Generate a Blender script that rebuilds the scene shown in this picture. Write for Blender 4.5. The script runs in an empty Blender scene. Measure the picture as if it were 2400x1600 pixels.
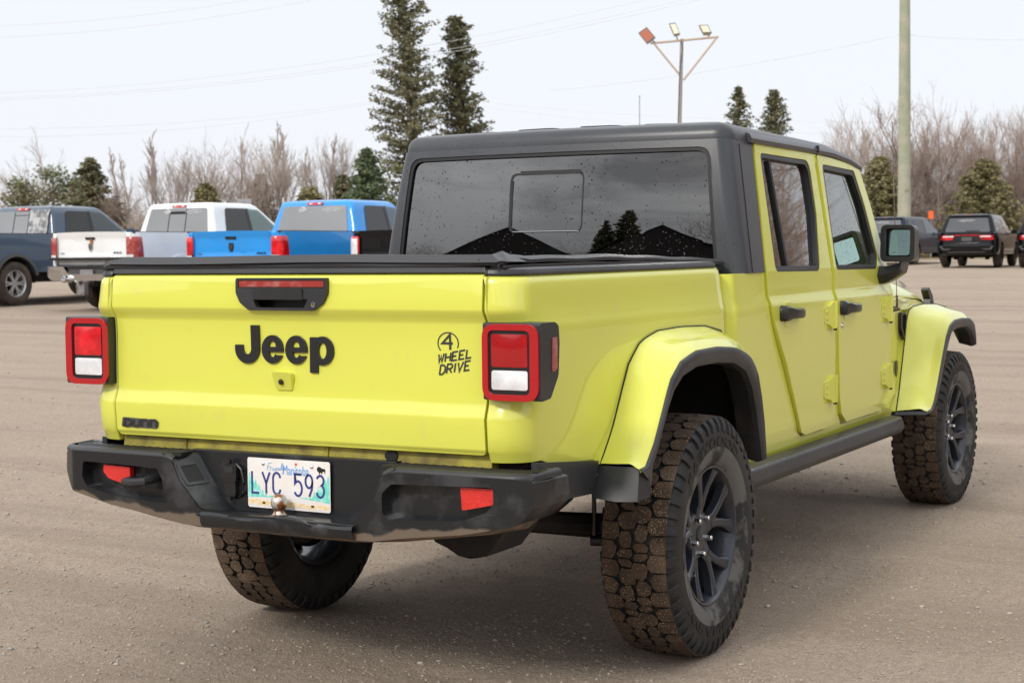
import bpy, bmesh, math, random
import numpy as np
from mathutils import Vector, Matrix
from mathutils.geometry import tessellate_polygon
R = math.radians
PI = math.pi
sc = bpy.context.scene
COL = sc.collection
random.seed(7)
RNG = np.random.default_rng(7)

# ------------------------------------------------------------------ camera
YAW, PITCH, ROLL = 0.498380, -0.057970, -0.011138
CAM = Vector((2.88170, -4.98601, 1.36472))
_cy, _sy, _cp, _sp = math.cos(YAW), math.sin(YAW), math.cos(PITCH), math.sin(PITCH)
FWD = Vector((-_sy * _cp, _cy * _cp, _sp))
_r = Vector((_cy, _sy, 0)); _u = _r.cross(FWD)
RGT = _r * math.cos(ROLL) + _u * math.sin(ROLL)
UPV = _u * math.cos(ROLL) - _r * math.sin(ROLL)
cd = bpy.data.cameras.new('camera')
cam = bpy.data.objects.new('camera', cd)
COL.objects.link(cam)
cd.lens = 56.389; cd.sensor_width = 36.0; cd.clip_start = 0.05; cd.clip_end = 2000
cd.dof.use_dof = True; cd.dof.focus_distance = 5.3; cd.dof.aperture_fstop = 9.0
m = Matrix.Identity(4)
for i in range(3):
    m[i][0] = RGT[i]; m[i][1] = UPV[i]; m[i][2] = -FWD[i]; m[i][3] = CAM[i]
cam.matrix_world = m
sc.camera = cam

# ------------------------------------------------------------------ sky, sun, exposure
SUN_EL, SUN_AZ = R(35), R(187)          # azimuth clockwise from +Y: the sun stands behind the camera, a little left of the truck
w = bpy.data.worlds.new('World'); sc.world = w; w.use_nodes = True
nt = w.node_tree; N = nt.nodes; L = nt.links
N.clear()
out = N.new('ShaderNodeOutputWorld'); bg = N.new('ShaderNodeBackground')
sky = N.new('ShaderNodeTexSky'); sky.sky_type = 'NISHITA'; sky.sun_disc = False
sky.sun_elevation = SUN_EL; sky.sun_rotation = SUN_AZ; sky.dust_density = 2.0
tc = N.new('ShaderNodeTexCoord')
mp = N.new('ShaderNodeMapping'); mp.inputs['Scale'].default_value = (1.0, 1.0, 2.6)
n1 = N.new('ShaderNodeTexNoise'); n1.inputs['Scale'].default_value = 2.3; n1.inputs['Detail'].default_value = 7; n1.inputs['Roughness'].default_value = .55
n1.inputs['Distortion'].default_value = .5
rp = N.new('ShaderNodeValToRGB')
rp.color_ramp.elements[0].position = .36; rp.color_ramp.elements[0].color = (5.6, 5.8, 6.2, 1)
rp.color_ramp.elements[1].position = .62; rp.color_ramp.elements[1].color = (15.0, 15.1, 15.3, 1)
# overcast deck: the low sky over the trees is a bright even veil, higher up the deck is broken into grey rolls
sx = N.new('ShaderNodeSeparateXYZ')
mr = N.new('ShaderNodeMapRange'); mr.inputs['From Min'].default_value = .10; mr.inputs['From Max'].default_value = .42
low = N.new('ShaderNodeMixRGB'); low.inputs[1].default_value = (7.25, 7.45, 7.9, 1)
mix = N.new('ShaderNodeMixRGB'); mix.inputs[0].default_value = .93
L.new(tc.outputs['Generated'], mp.inputs[0]); L.new(mp.outputs[0], n1.inputs['Vector'])
L.new(n1.outputs['Fac'], rp.inputs[0])
L.new(tc.outputs['Generated'], sx.inputs[0])
# towards the sunlit front (+Y) the veil reaches higher than over the buildings behind
vy = N.new('ShaderNodeMath'); vy.operation = 'MULTIPLY_ADD'; vy.inputs[1].default_value = -.16
L.new(sx.outputs['Y'], vy.inputs[0]); L.new(sx.outputs['Z'], vy.inputs[2])
L.new(vy.outputs[0], mr.inputs['Value']); L.new(mr.outputs[0], low.inputs[0]); L.new(rp.outputs[0], low.inputs[2])
L.new(sky.outputs[0], mix.inputs[1]); L.new(low.outputs[0], mix.inputs[2])
L.new(mix.outputs[0], bg.inputs['Color']); bg.inputs['Strength'].default_value = .1
L.new(bg.outputs[0], out.inputs['Surface'])
sd = bpy.data.lights.new('sun', 'SUN'); sd.energy = 1.5; sd.angle = R(9); sd.color = (1, .95, .88)
sun = bpy.data.objects.new('sun', sd); COL.objects.link(sun)
sdir = Vector((math.sin(SUN_AZ) * math.cos(SUN_EL), math.cos(SUN_AZ) * math.cos(SUN_EL), math.sin(SUN_EL)))
sun.rotation_euler = sdir.to_track_quat('Z', 'Y').to_euler(); sun.location = (0, 0, 30)
sc.view_settings.view_transform = 'Standard'; sc.view_settings.look = 'None'
sc.view_settings.gamma = 1; sc.view_settings.exposure = 0.38; sc.view_settings.use_curve_mapping = False
sc.cycles.max_bounces = 8; sc.cycles.transparent_max_bounces = 12; sc.cycles.caustics_reflective = False; sc.cycles.caustics_refractive = False

# ------------------------------------------------------------------ helpers: materials
def nodes(mt):
    mt.use_nodes = True
    return mt.node_tree.nodes, mt.node_tree.links, mt.node_tree.nodes['Principled BSDF']
def P(name, col, rough=.5, metal=0, coat=0, spec=.5, var=None, bump=None, spots=None, rvar=0, coords='Object'):
    """col RGB; var = (col2, scale, lo, hi) noise mix; bump = (scale, strength, dist); spots = (scale, size, col) little marks"""
    mt = bpy.data.materials.new(name)
    Nn, Ll, b = nodes(mt)
    c = (*col, 1)
    b.inputs['Base Color'].default_value = c
    b.inputs['Roughness'].default_value = rough; b.inputs['Metallic'].default_value = metal
    b.inputs['Coat Weight'].default_value = coat; b.inputs['Coat Roughness'].default_value = .03
    b.inputs['Specular IOR Level'].default_value = spec
    t = Nn.new('ShaderNodeTexCoord')
    src = None
    if var:
        vs = var if isinstance(var, list) else [var]
        for col2, scale, lo, hi in vs:
            nz = Nn.new('ShaderNodeTexNoise'); nz.inputs['Scale'].default_value = scale; nz.inputs['Detail'].default_value = 6
            nz.inputs['Roughness'].default_value = .6
            Ll.new(t.outputs[coords], nz.inputs['Vector'])
            r_ = Nn.new('ShaderNodeMapRange'); r_.inputs['From Min'].default_value = lo; r_.inputs['From Max'].default_value = hi
            Ll.new(nz.outputs['Fac'], r_.inputs['Value'])
            mx = Nn.new('ShaderNodeMixRGB'); mx.inputs[1].default_value = c; mx.inputs[2].default_value = (*col2, 1)
            if src is not None: Ll.new(src, mx.inputs[1])
            Ll.new(r_.outputs[0], mx.inputs[0]); src = mx.outputs[0]
            if rvar:
                ma = Nn.new('ShaderNodeMath'); ma.operation = 'MULTIPLY_ADD'; ma.inputs[1].default_value = rvar; ma.inputs[2].default_value = rough
                Ll.new(r_.outputs[0], ma.inputs[0]); Ll.new(ma.outputs[0], b.inputs['Roughness'])
    if spots:
        vo = Nn.new('ShaderNodeTexVoronoi'); vo.inputs['Scale'].default_value = spots[0]
        Ll.new(t.outputs[coords], vo.inputs['Vector'])
        nz = Nn.new('ShaderNodeTexNoise'); nz.inputs['Scale'].default_value = 7
        Ll.new(t.outputs[coords], nz.inputs['Vector'])
        th = Nn.new('ShaderNodeMath'); th.operation = 'MULTIPLY'; th.inputs[1].default_value = spots[1] * 2
        Ll.new(nz.outputs['Fac'], th.inputs[0])
        wn = Nn.new('ShaderNodeTexWhiteNoise'); Ll.new(vo.outputs['Color'], wn.inputs['Vector'])
        t2 = Nn.new('ShaderNodeMath'); t2.operation = 'MULTIPLY'; Ll.new(th.outputs[0], t2.inputs[0]); Ll.new(wn.outputs['Value'], t2.inputs[1])
        lt = Nn.new('ShaderNodeMath'); lt.operation = 'LESS_THAN'
        Ll.new(vo.outputs['Distance'], lt.inputs[0]); Ll.new(t2.outputs[0], lt.inputs[1])
        mx = Nn.new('ShaderNodeMixRGB'); mx.inputs[1].default_value = c; mx.inputs[2].default_value = (*spots[2], 1)
        if src is not None: Ll.new(src, mx.inputs[1])
        Ll.new(lt.outputs[0], mx.inputs[0]); src = mx.outputs[0]
    if src is not None: Ll.new(src, b.inputs['Base Color'])
    if bump:
        nz = Nn.new('ShaderNodeTexNoise'); nz.inputs['Scale'].default_value = bump[0]; nz.inputs['Detail'].default_value = 5
        Ll.new(t.outputs[coords], nz.inputs['Vector'])
        bp = Nn.new('ShaderNodeBump'); bp.inputs['Strength'].default_value = bump[1]; bp.inputs['Distance'].default_value = bump[2]
        Ll.new(nz.outputs['Fac'], bp.inputs['Height']); Ll.new(bp.outputs[0], b.inputs['Normal'])
    return mt
def glass(name, tint, refl=1.0, drops=0, base=(1, 1, 1), wavy=.002):
    """tinted pane: transparent tint under a mirror-like surface whose weight follows Fresnel"""
    mt = bpy.data.materials.new(name); mt.use_nodes = True
    Nn, Ll = mt.node_tree.nodes, mt.node_tree.links
    Nn.clear()
    o = Nn.new('ShaderNodeOutputMaterial'); tr = Nn.new('ShaderNodeBsdfTransparent'); gl = Nn.new('ShaderNodeBsdfGlossy')
    tr.inputs[0].default_value = (*tint, 1); gl.inputs['Roughness'].default_value = .015; gl.inputs['Color'].default_value = (*base, 1)
    fr = Nn.new('ShaderNodeFresnel'); geo = Nn.new('ShaderNodeNewGeometry'); io = Nn.new('ShaderNodeMapRange')
    io.inputs['To Min'].default_value = 1.6; io.inputs['To Max'].default_value = 1 / 1.6
    Ll.new(geo.outputs['Backfacing'], io.inputs['Value']); Ll.new(io.outputs[0], fr.inputs['IOR'])
    mu = Nn.new('ShaderNodeMath'); mu.operation = 'MULTIPLY'; mu.inputs[1].default_value = refl; mu.use_clamp = True
    mx = Nn.new('ShaderNodeMixShader')
    Ll.new(fr.outputs[0], mu.inputs[0]); Ll.new(mu.outputs[0], mx.inputs[0]); Ll.new(tr.outputs[0], mx.inputs[1]); Ll.new(gl.outputs[0], mx.inputs[2])
    t = Nn.new('ShaderNodeTexCoord'); nz = Nn.new('ShaderNodeTexNoise'); nz.inputs['Scale'].default_value = 1.4
    Ll.new(t.outputs['Object'], nz.inputs['Vector'])
    bp = Nn.new('ShaderNodeBump'); bp.inputs['Strength'].default_value = .25; bp.inputs['Distance'].default_value = wavy
    Ll.new(nz.outputs['Fac'], bp.inputs['Height']); Ll.new(bp.outputs[0], gl.inputs['Normal'])
    sh = mx.outputs[0]
    if drops:
        vo = Nn.new('ShaderNodeTexVoronoi'); vo.inputs['Scale'].default_value = drops
        Ll.new(t.outputs['Object'], vo.inputs['Vector'])
        wn = Nn.new('ShaderNodeTexWhiteNoise'); Ll.new(vo.outputs['Color'], wn.inputs['Vector'])
        n2 = Nn.new('ShaderNodeTexNoise'); n2.inputs['Scale'].default_value = 4.5; Ll.new(t.outputs['Object'], n2.inputs['Vector'])
        p3 = Nn.new('ShaderNodeMath'); p3.operation = 'POWER'; p3.inputs[1].default_value = 2.2; Ll.new(wn.outputs['Value'], p3.inputs[0])
        a = Nn.new('ShaderNodeMath'); a.operation = 'MULTIPLY'; Ll.new(p3.outputs[0], a.inputs[0]); Ll.new(n2.outputs['Fac'], a.inputs[1])
        a2 = Nn.new('ShaderNodeMath'); a2.operation = 'MULTIPLY'; a2.inputs[1].default_value = .62; Ll.new(a.outputs[0], a2.inputs[0])
        lt = Nn.new('ShaderNodeMath'); lt.operation = 'LESS_THAN'; Ll.new(vo.outputs['Distance'], lt.inputs[0]); Ll.new(a2.outputs[0], lt.inputs[1])
        dk = Nn.new('ShaderNodeBsdfPrincipled'); dk.inputs['Base Color'].default_value = (.03, .03, .033, 1); dk.inputs['Roughness'].default_value = .12
        bp2 = Nn.new('ShaderNodeBump'); bp2.inputs['Strength'].default_value = 1; bp2.inputs['Distance'].default_value = .01; bp2.invert = True
        Ll.new(vo.outputs['Distance'], bp2.inputs['Height']); Ll.new(bp2.outputs[0], dk.inputs['Normal'])
        m2 = Nn.new('ShaderNodeMixShader'); Ll.new(lt.outputs[0], m2.inputs[0]); Ll.new(sh, m2.inputs[1]); Ll.new(dk.outputs[0], m2.inputs[2]); sh = m2.outputs[0]
    Ll.new(sh, o.inputs['Surface'])
    return mt

# ------------------------------------------------------------------ helpers: geometry
def rnd(pts, r=0, seg=5):
    """round the corners of a closed 2-D outline; a point may carry its own radius as third value"""
    o = []; n = len(pts)
    for i in range(n):
        p = Vector(pts[i][:2]); rr = pts[i][2] if len(pts[i]) > 2 else r
        a = Vector(pts[i - 1][:2]); b = Vector(pts[(i + 1) % n][:2])
        da = (a - p); db = (b - p); la, lb = da.length, db.length
        if rr <= 0 or la < 1e-6 or lb < 1e-6: o.append((p.x, p.y)); continue
        da /= la; db /= lb
        ang = math.acos(max(-1, min(1, da.dot(db))))
        if ang > PI - .05: o.append((p.x, p.y)); continue
        t = min(rr / math.tan(ang / 2), la * .49, lb * .49)
        s, e = p + da * t, p + db * t
        for k in range(seg + 1):
            f = k / seg
            q = s * (1 - f) ** 2 + p * 2 * f * (1 - f) + e * f * f
            o.append((q.x, q.y))
    return o
def rect(x0, x1, z0, z1, r=0, seg=5): return rnd([(x0, z0), (x1, z0), (x1, z1), (x0, z1)], r, seg)
def arc(cx, cz, rx, rz, a0, a1, n=16): return [(cx + rx * math.cos(R(a0 + (a1 - a0) * k / n)), cz + rz * math.sin(R(a0 + (a1 - a0) * k / n))) for k in range(n + 1)]
def ell(cx, cz, rx, rz=None, n=20): return arc(cx, cz, rx, rz or rx, 0, 360, n)[:-1]

class B:
    def __init__(s): s.bm = bmesh.new()
    def raw(s, vs, fs):
        v = [s.bm.verts.new(p) for p in vs]
        for f in fs:
            try: s.bm.faces.new([v[i] for i in f])
            except ValueError: pass
        return s
    def box(s, c, size, M=None):
        x, y, z = size[0] / 2, size[1] / 2, size[2] / 2
        P_ = [Vector((a, b, d)) for a in (-x, x) for b in (-y, y) for d in (-z, z)]
        if M is not None: P_ = [M @ p for p in P_]
        return s.raw([p + Vector(c) for p in P_], [(0, 1, 3, 2), (4, 6, 7, 5), (0, 4, 5, 1), (2, 3, 7, 6), (0, 2, 6, 4), (1, 5, 7, 3)])
    def grid(s, rows, cu=False, cv=False, cap0=False, cap1=False):
        n = len(rows[0]); V = [[s.bm.verts.new(p) for p in r] for r in rows]
        for i in range(len(rows) - (0 if cu else 1)):
            for j in range(n - (0 if cv else 1)):
                a, b, c, d = V[i][j], V[i][(j + 1) % n], V[(i + 1) % len(rows)][(j + 1) % n], V[(i + 1) % len(rows)][j]
                q = []
                for v in (a, b, c, d):
                    if all((v.co - u.co).length > 1e-6 for u in q): q.append(v)
                if len(q) > 2:
                    try: s.bm.faces.new(q)
                    except ValueError: pass
        if cap0: s.bm.faces.new(V[0])
        if cap1: s.bm.faces.new(V[-1])
        return s
    def tube(s, path, r, seg=8, cap=True):
        path = [Vector(p) for p in path]; rows = []
        rs = r if isinstance(r, (list, tuple)) else [r] * len(path)
        for i, p in enumerate(path):
            t = (path[min(i + 1, len(path) - 1)] - path[max(i - 1, 0)]).normalized()
            ref = Vector((0, 0, 1)) if abs(t.z) < .9 else Vector((1, 0, 0))
            a = t.cross(ref).normalized(); b = t.cross(a)
            rows.append([p + (a * math.cos(2 * PI * k / seg) + b * math.sin(2 * PI * k / seg)) * rs[i] for k in range(seg)])
        return s.grid(rows, cv=True, cap0=cap, cap1=cap)
    def lathe(s, prof, seg=32, axis='X', c=(0, 0, 0), cap=False, closed=False):
        rows = []
        for r, h in prof:
            row = []
            for k in range(seg):
                a = 2 * PI * k / seg; u, v = r * math.cos(a), r * math.sin(a)
                p = {'X': (h, u, v), 'Y': (u, h, v), 'Z': (u, v, h)}[axis]
                row.append(Vector(p) + Vector(c))
            rows.append(row)
        return s.grid(rows, cv=True, cu=closed, cap0=cap, cap1=cap)
    def prism(s, outer, F, t, holes=(), cu=(), cv=()):
        tmp = bmesh.new()
        loops = [outer] + list(holes)
        vs = [tmp.verts.new((p[0], p[1], 0)) for l in loops for p in l]
        for tri in tessellate_polygon([[Vector((p[0], p[1], 0)) for p in l] for l in loops]):
            if len(set(tri)) == 3:
                try: tmp.faces.new([vs[i] for i in tri])
                except ValueError: pass
        for axis, cuts in ((0, cu), (1, cv)):
            for c in cuts:
                co = [0, 0, 0]; no = [0, 0, 0]; co[axis] = c; no[axis] = 1
                bmesh.ops.bisect_plane(tmp, geom=tmp.verts[:] + tmp.edges[:] + tmp.faces[:], dist=1e-6, plane_co=co, plane_no=no)
        tmp.verts.ensure_lookup_table(); tmp.verts.index_update()
        used = [v for v in tmp.verts if v.link_faces]
        f = {v.index: s.bm.verts.new(F(v.co.x, v.co.y, 0)) for v in used}
        if t:
            b = {v.index: s.bm.verts.new(F(v.co.x, v.co.y, t)) for v in used}
        for fa in tmp.faces:
            ix = [v.index for v in fa.verts]
            s.bm.faces.new([f[i] for i in ix])
            if t: s.bm.faces.new([b[i] for i in reversed(ix)])
        if t:
            for e in tmp.edges:
                if len(e.link_faces) == 1:
                    i, j = e.verts[0].index, e.verts[1].index
                    s.bm.faces.new((f[i], f[j], b[j], b[i]))
        tmp.free()
        return s
    def stroke(s, pts, wd, F, t, closed=False):
        """flat ribbon of width wd along a 2-D polyline, raised by t"""
        n = len(pts); P2 = [Vector(p) for p in pts]; Lf, Rt = [], []
        for i in range(n):
            if closed: a, b = P2[i - 1], P2[(i + 1) % n]
            else: a, b = P2[max(i - 1, 0)], P2[min(i + 1, n - 1)]
            d1 = (P2[i] - a); d2 = (b - P2[i])
            if d1.length < 1e-9: d1 = d2
            if d2.length < 1e-9: d2 = d1
            d1 = d1.normalized(); d2 = d2.normalized()
            tt = d1 + d2
            tt = d1 if tt.length < 1e-6 else tt.normalized()
            nn = Vector((-tt.y, tt.x)); k = 1 / max(.45, nn.dot(Vector((-d1.y, d1.x))))
            Lf.append(P2[i] + nn * wd / 2 * k); Rt.append(P2[i] - nn * wd / 2 * k)
        if closed: s.prism([tuple(p) for p in Lf], F, t, [[tuple(p) for p in Rt]])
        else: s.prism([tuple(p) for p in Lf] + [tuple(p) for p in reversed(Rt)], F, t)
        return s
    def obj(s, name, mat, parent=None, bev=0, seg=2, ang=35, wn=True, kind=None, label=None, recalc=True):
        bm = s.bm
        if recalc: bmesh.ops.recalc_face_normals(bm, faces=bm.faces[:])
        if bev:
            bmesh.ops.remove_doubles(bm, verts=bm.verts[:], dist=1e-5)
            es = [e for e in bm.edges if len(e.link_faces) == 2 and e.calc_face_angle(0) > R(ang)]
            if es: bmesh.ops.bevel(bm, geom=es, offset=bev, segments=seg, profile=.5, affect='EDGES', clamp_overlap=True)
        for f in bm.faces: f.smooth = True
        for e in bm.edges:
            if len(e.link_faces) == 2 and e.calc_face_angle(0) > R(42): e.smooth = False
        me = bpy.data.meshes.new(name); bm.to_mesh(me); bm.free()
        o = bpy.data.objects.new(name, me); COL.objects.link(o)
        for m_ in (mat if isinstance(mat, (list, tuple)) else [mat]): me.materials.append(m_)
        if parent: o.parent = parent
        if bev and wn:
            md = o.modifiers.new('wn', 'WEIGHTED_NORMAL'); md.keep_sharp = True
        if kind: o['kind'] = kind
        if label: o['label'] = label
        return o
def empty(name, loc=(0, 0, 0), rz=0, parent=None, label=None, cat=None, group=None):
    o = bpy.data.objects.new(name, None); COL.objects.link(o); o.location = loc; o.rotation_euler = (0, 0, rz)
    o.empty_display_size = .1
    if parent: o.parent = parent
    if label: o['label'] = label
    if cat: o['category'] = cat
    if group: o['group'] = group
    return o
def tag(o, label=None, cat=None, group=None, kind=None):
    for k, v in (('label', label), ('category', cat), ('group', group), ('kind', kind)):
        if v: o[k] = v
    return o
def copy_tree(o, parent=None):
    c = o.copy(); COL.objects.link(c); c.parent = parent
    for ch in list(o.children): copy_tree(ch, c)
    return c
def np_mesh(name, V, F, mat, smooth=False, parent=None):
    """V (n,3), F (m,k) arrays"""
    me = bpy.data.meshes.new(name); k = F.shape[1]
    me.vertices.add(len(V)); me.vertices.foreach_set('co', np.ascontiguousarray(V, dtype=np.float32).ravel())
    me.loops.add(F.size); me.loops.foreach_set('vertex_index', np.ascontiguousarray(F, dtype=np.int32).ravel())
    me.polygons.add(len(F)); me.polygons.foreach_set('loop_start', np.arange(0, F.size, k, dtype=np.int32))
    me.polygons.foreach_set('loop_total', np.full(len(F), k, dtype=np.int32))
    me.update(calc_edges=True)
    if smooth: me.polygons.foreach_set('use_smooth', np.ones(len(F), dtype=bool))
    for m_ in (mat if isinstance(mat, (list, tuple)) else [mat]): me.materials.append(m_)
    o = bpy.data.objects.new(name, me); COL.objects.link(o)
    if parent: o.parent = parent
    return o
def text_mesh(txt, shear=0, offset=0):
    cu = bpy.data.curves.new('txt', 'FONT'); cu.body = txt; cu.shear = shear; cu.offset = offset; cu.resolution_u = 3
    o = bpy.data.objects.new('txt', cu); COL.objects.link(o)
    me = o.to_mesh(); vs = [tuple(v.co[:2]) for v in me.vertices]; fs = [tuple(p.vertices) for p in me.polygons]
    o.to_mesh_clear(); bpy.data.objects.remove(o); bpy.data.curves.remove(cu)
    x0 = min(v[0] for v in vs); x1 = max(v[0] for v in vs); y0 = min(v[1] for v in vs); y1 = max(v[1] for v in vs)
    return [((x - x0) / (x1 - x0), (y - y0) / (y1 - y0)) for x, y in vs], fs
def add_text(b, txt, x0, x1, z0, z1, F, t, shear=0, offset=0, warp=None):
    """text filling the box x0..x1, z0..z1 of a surface F(u, v, w), raised by -t"""
    vs, fs = text_mesh(txt, shear, offset)
    q = []
    for u, v in vs:
        x, z = x0 + u * (x1 - x0), z0 + v * (z1 - z0)
        if warp: x, z = warp(x, z)
        q.append(F(x, z, 0))
    b.raw(q, fs)
    return b

# terrain: level under the yellow truck, rising gently beyond it (away from the camera)
F2 = Vector((-_sy, _cy))
def hgt(x, y):
    s = (x - CAM.x) * F2.x + (y - CAM.y) * F2.y
    def sm(v, w_): return np.where(v < -w_, 0, np.where(v > w_, v, (v + w_) ** 2 / (4 * w_)))
    s = np.asarray(s, float)
    return .0186 * sm(s - 9, 3) - .0111 * sm(s - 31, 4) - .0075 * sm(s - 72, 6)
def gz(x, y): return float(hgt(x, y))
# ------------------------------------------------------------------ materials
YEL = P('lime yellow paint', (.69, .702, .100), .30, coat=.8, var=[((.68, .69, .102), 2.5, .45, .75), ((.66, .63, .15), 11, .62, .80)], spec=.4)
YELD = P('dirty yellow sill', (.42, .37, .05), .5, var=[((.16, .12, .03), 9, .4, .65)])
YFRAME = P('yellow frame edge', (.40, .385, .04), .5)
BLK = P('black textured plastic', (.021, .022, .025), .42, var=[((.038, .038, .041), 3, .45, .7)], bump=(260, .15, .002))
BUMP = P('scuffed black bumper', (.013, .014, .016), .28, var=[((.045, .046, .05), 5, .52, .62), ((.11, .085, .06), 2.2, .68, .76)], bump=(220, .12, .002), rvar=.25)
LIP = BUMP.copy(); LIP.name = 'scuffed black lip'
def add_mud(mt, z0, z1, col):
    Nn, Ll, b = nodes(mt); src = b.inputs['Base Color'].links[0].from_socket
    t = Nn.new('ShaderNodeTexCoord'); sp = Nn.new('ShaderNodeSeparateXYZ'); Ll.new(t.outputs['Object'], sp.inputs[0])
    nz = Nn.new('ShaderNodeTexNoise'); nz.inputs['Scale'].default_value = 9; nz.inputs['Detail'].default_value = 6; Ll.new(t.outputs['Object'], nz.inputs['Vector'])
    ma = Nn.new('ShaderNodeMath'); ma.operation = 'MULTIPLY_ADD'; ma.inputs[1].default_value = .075; Ll.new(nz.outputs['Fac'], ma.inputs[0]); ab = Nn.new('ShaderNodeMath'); ab.operation = 'ABSOLUTE'; Ll.new(sp.outputs['X'], ab.inputs[0])
    sb = Nn.new('ShaderNodeMath'); sb.operation = 'SUBTRACT'; sb.inputs[1].default_value = .30; sb.use_clamp = True; Ll.new(ab.outputs[0], sb.inputs[0])
    tl = Nn.new('ShaderNodeMath'); tl.operation = 'MULTIPLY_ADD'; tl.inputs[1].default_value = -.085; Ll.new(sb.outputs[0], tl.inputs[0]); Ll.new(sp.outputs['Z'], tl.inputs[2])
    Ll.new(tl.outputs[0], ma.inputs[2])
    mr_ = Nn.new('ShaderNodeMapRange'); mr_.inputs['From Min'].default_value = z1; mr_.inputs['From Max'].default_value = z0; Ll.new(ma.outputs[0], mr_.inputs['Value'])
    mx = Nn.new('ShaderNodeMixRGB'); mx.inputs[2].default_value = (*col, 1); Ll.new(mr_.outputs[0], mx.inputs[0]); Ll.new(src, mx.inputs[1]); Ll.new(mx.outputs[0], b.inputs['Base Color'])
add_mud(BUMP, .590, .598, (.14, .108, .08))
MUDP = P('mud splashed underside', (.20, .145, .10), .85, var=[((.05, .04, .035), 5, .45, .6)])
HARD = P('black hardtop grain', (.038, .041, .048), .35, var=[((.052, .055, .063), 2, .4, .7)], bump=(400, .12, .001), spots=(140, .30, (.004, .004, .005)))
VINYL = P('black vinyl cover', (.042, .043, .047), .42, bump=(30, .18, .003))
RUB = P('black rubber seal and shadow line', (.006, .006, .007), .6)
DARK = P('underbody dark', (.012, .011, .011), .8, var=[((.035, .028, .022), 6, .5, .7)])
TYR = P('tyre rubber', (.012, .012, .013), .62, var=[((.038, .036, .033), 5, .5, .72)], bump=(60, .25, .003))
TYD = P('dusty tyre ring', (.115, .111, .103), .85, var=[((.022, .022, .022), 10, .48, .58)])
MUD = P('muddy tread', (.10, .064, .040), .95, var=[((.052, .034, .022), 16, .35, .65), ((.21, .15, .10), 4, .56, .72)], bump=(130, .9, .006), spots=(190, .30, (.40, .29, .20)))
RIM = P('dark blue-grey alloy', (.034, .040, .054), .36, metal=.35, coat=.3, var=[((.045, .047, .052), 8, .5, .7)])
CHR = P('chrome', (.75, .75, .76), .12, metal=1)
STEEL = P('grey steel', (.35, .35, .36), .4, metal=.8, var=[((.16, .1, .06), 9, .5, .65)])
RUST = P('rusty steel', (.62, .60, .57), .38, metal=.75, var=[((.34, .13, .04), 42, .50, .56)], bump=(90, .4, .002))
REDL = P('red lens', (.36, .003, .006), .22, coat=.7, bump=(500, .25, .001), var=[((.80, .008, .018), 7, .44, .60)])
REDF = P('red lens frame', (.42, .004, .009), .25, coat=.6)
REDD = P('dull red lens', (.34, .035, .03), .3, coat=.6, var=[((.42, .16, .14), 18, .5, .65)])
REFL = P('red reflector', (.58, .008, .008), .35, coat=.6, spots=(900, .5, (1, .10, .07)))
CLR = P('clear ribbed lens', (.62, .63, .65), .15, coat=1, bump=(240, .5, .001), var=[((.85, .86, .88), 9, .4, .6)])
BKG = P('satin black', (.014, .014, .015), .35)
DECK = P('black decal', (.035, .035, .035), .5)
TINT = glass('dark privacy glass', (.020, .020, .021), 2.3, drops=95)
TINT2 = glass('tinted side glass', (.06, .063, .066), 2.0, drops=85)
CLEARG = glass('clear green glass', (.22, .29, .27), 1.5, drops=85)
MIRR = bpy.data.materials.new('mirror glass'); _n, _l, _b = nodes(MIRR)
_b.inputs['Base Color'].default_value = (.62, .88, .84, 1); _b.inputs['Metallic'].default_value = 1; _b.inputs['Roughness'].default_value = .02
PLW = P('plate white', (.80, .79, .77), .4, var=[((.78, .70, .66), 14, .4, .7)])
NAVY = P('plate navy', (.035, .05, .22), .4)
SKYB = P('plate light blue', (.13, .38, .80), .4)
TEAL = P('plate teal', (.16, .66, .55), .4, var=[((.40, .78, .70), 60, .5, .62)])
GOLD = P('plate gold', (.86, .60, .25), .4, var=[((.82, .76, .68), 90, .45, .6)])
LEAF = P('plate red', (.8, .05, .06), .4)
SEAT = P('dark seat cloth', (.05, .05, .052), .8)

# ------------------------------------------------------------------ the yellow crew cab pickup
JEEP = empty('pickup_truck', (0, 0, 0), label='lime yellow crew cab pickup truck with black hardtop, seen large from its tailgate corner', cat='pickup truck')
def interp(x, tab):
    if x <= tab[0][0]: return tab[0][1]
    for (a, b), (c, d) in zip(tab, tab[1:]):
        if x <= c: return b + (d - b) * (x - a) / (c - a)
    return tab[-1][1]
XB = [(.60, .775), (.74, .790), (.82, .797), (.98, .800), (1.14, .799), (1.165, .793), (1.20, .787), (1.275, .779), (1.288, .768)]   # bed side
YR = [(.70, -1.070), (.745, -1.078), (.79, -1.092), (.80, -1.098), (.885, -1.104), (.897, -1.101), (.932, -1.088), (1.10, -1.085), (1.150, -1.087), (1.160, -1.089), (1.188, -1.107), (1.196, -1.109), (1.278, -1.102), (1.290, -1.094), (1.298, -1.080)]   # rear profile
XD = [(.54, .796), (.62, .808), (.90, .816), (1.128, .812), (1.135, .811), (1.166, .799), (1.174, .797), (1.265, .797), (1.275, .795), (1.80, .712)]   # door side
xb = lambda z: interp(z, XB); yr = lambda z: interp(z, YR); xd = lambda z: interp(z, XD)
ARCH = [(-.60, .70), (-.53, .80), (-.46, .91), (-.40, 1.0), (-.31, 1.062), (-.18, 1.088), (.02, 1.092), (.24, 1.085), (.40, 1.06), (.49, 1.0), (.54, .90), (.575, .78), (.60, .62)]

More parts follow.
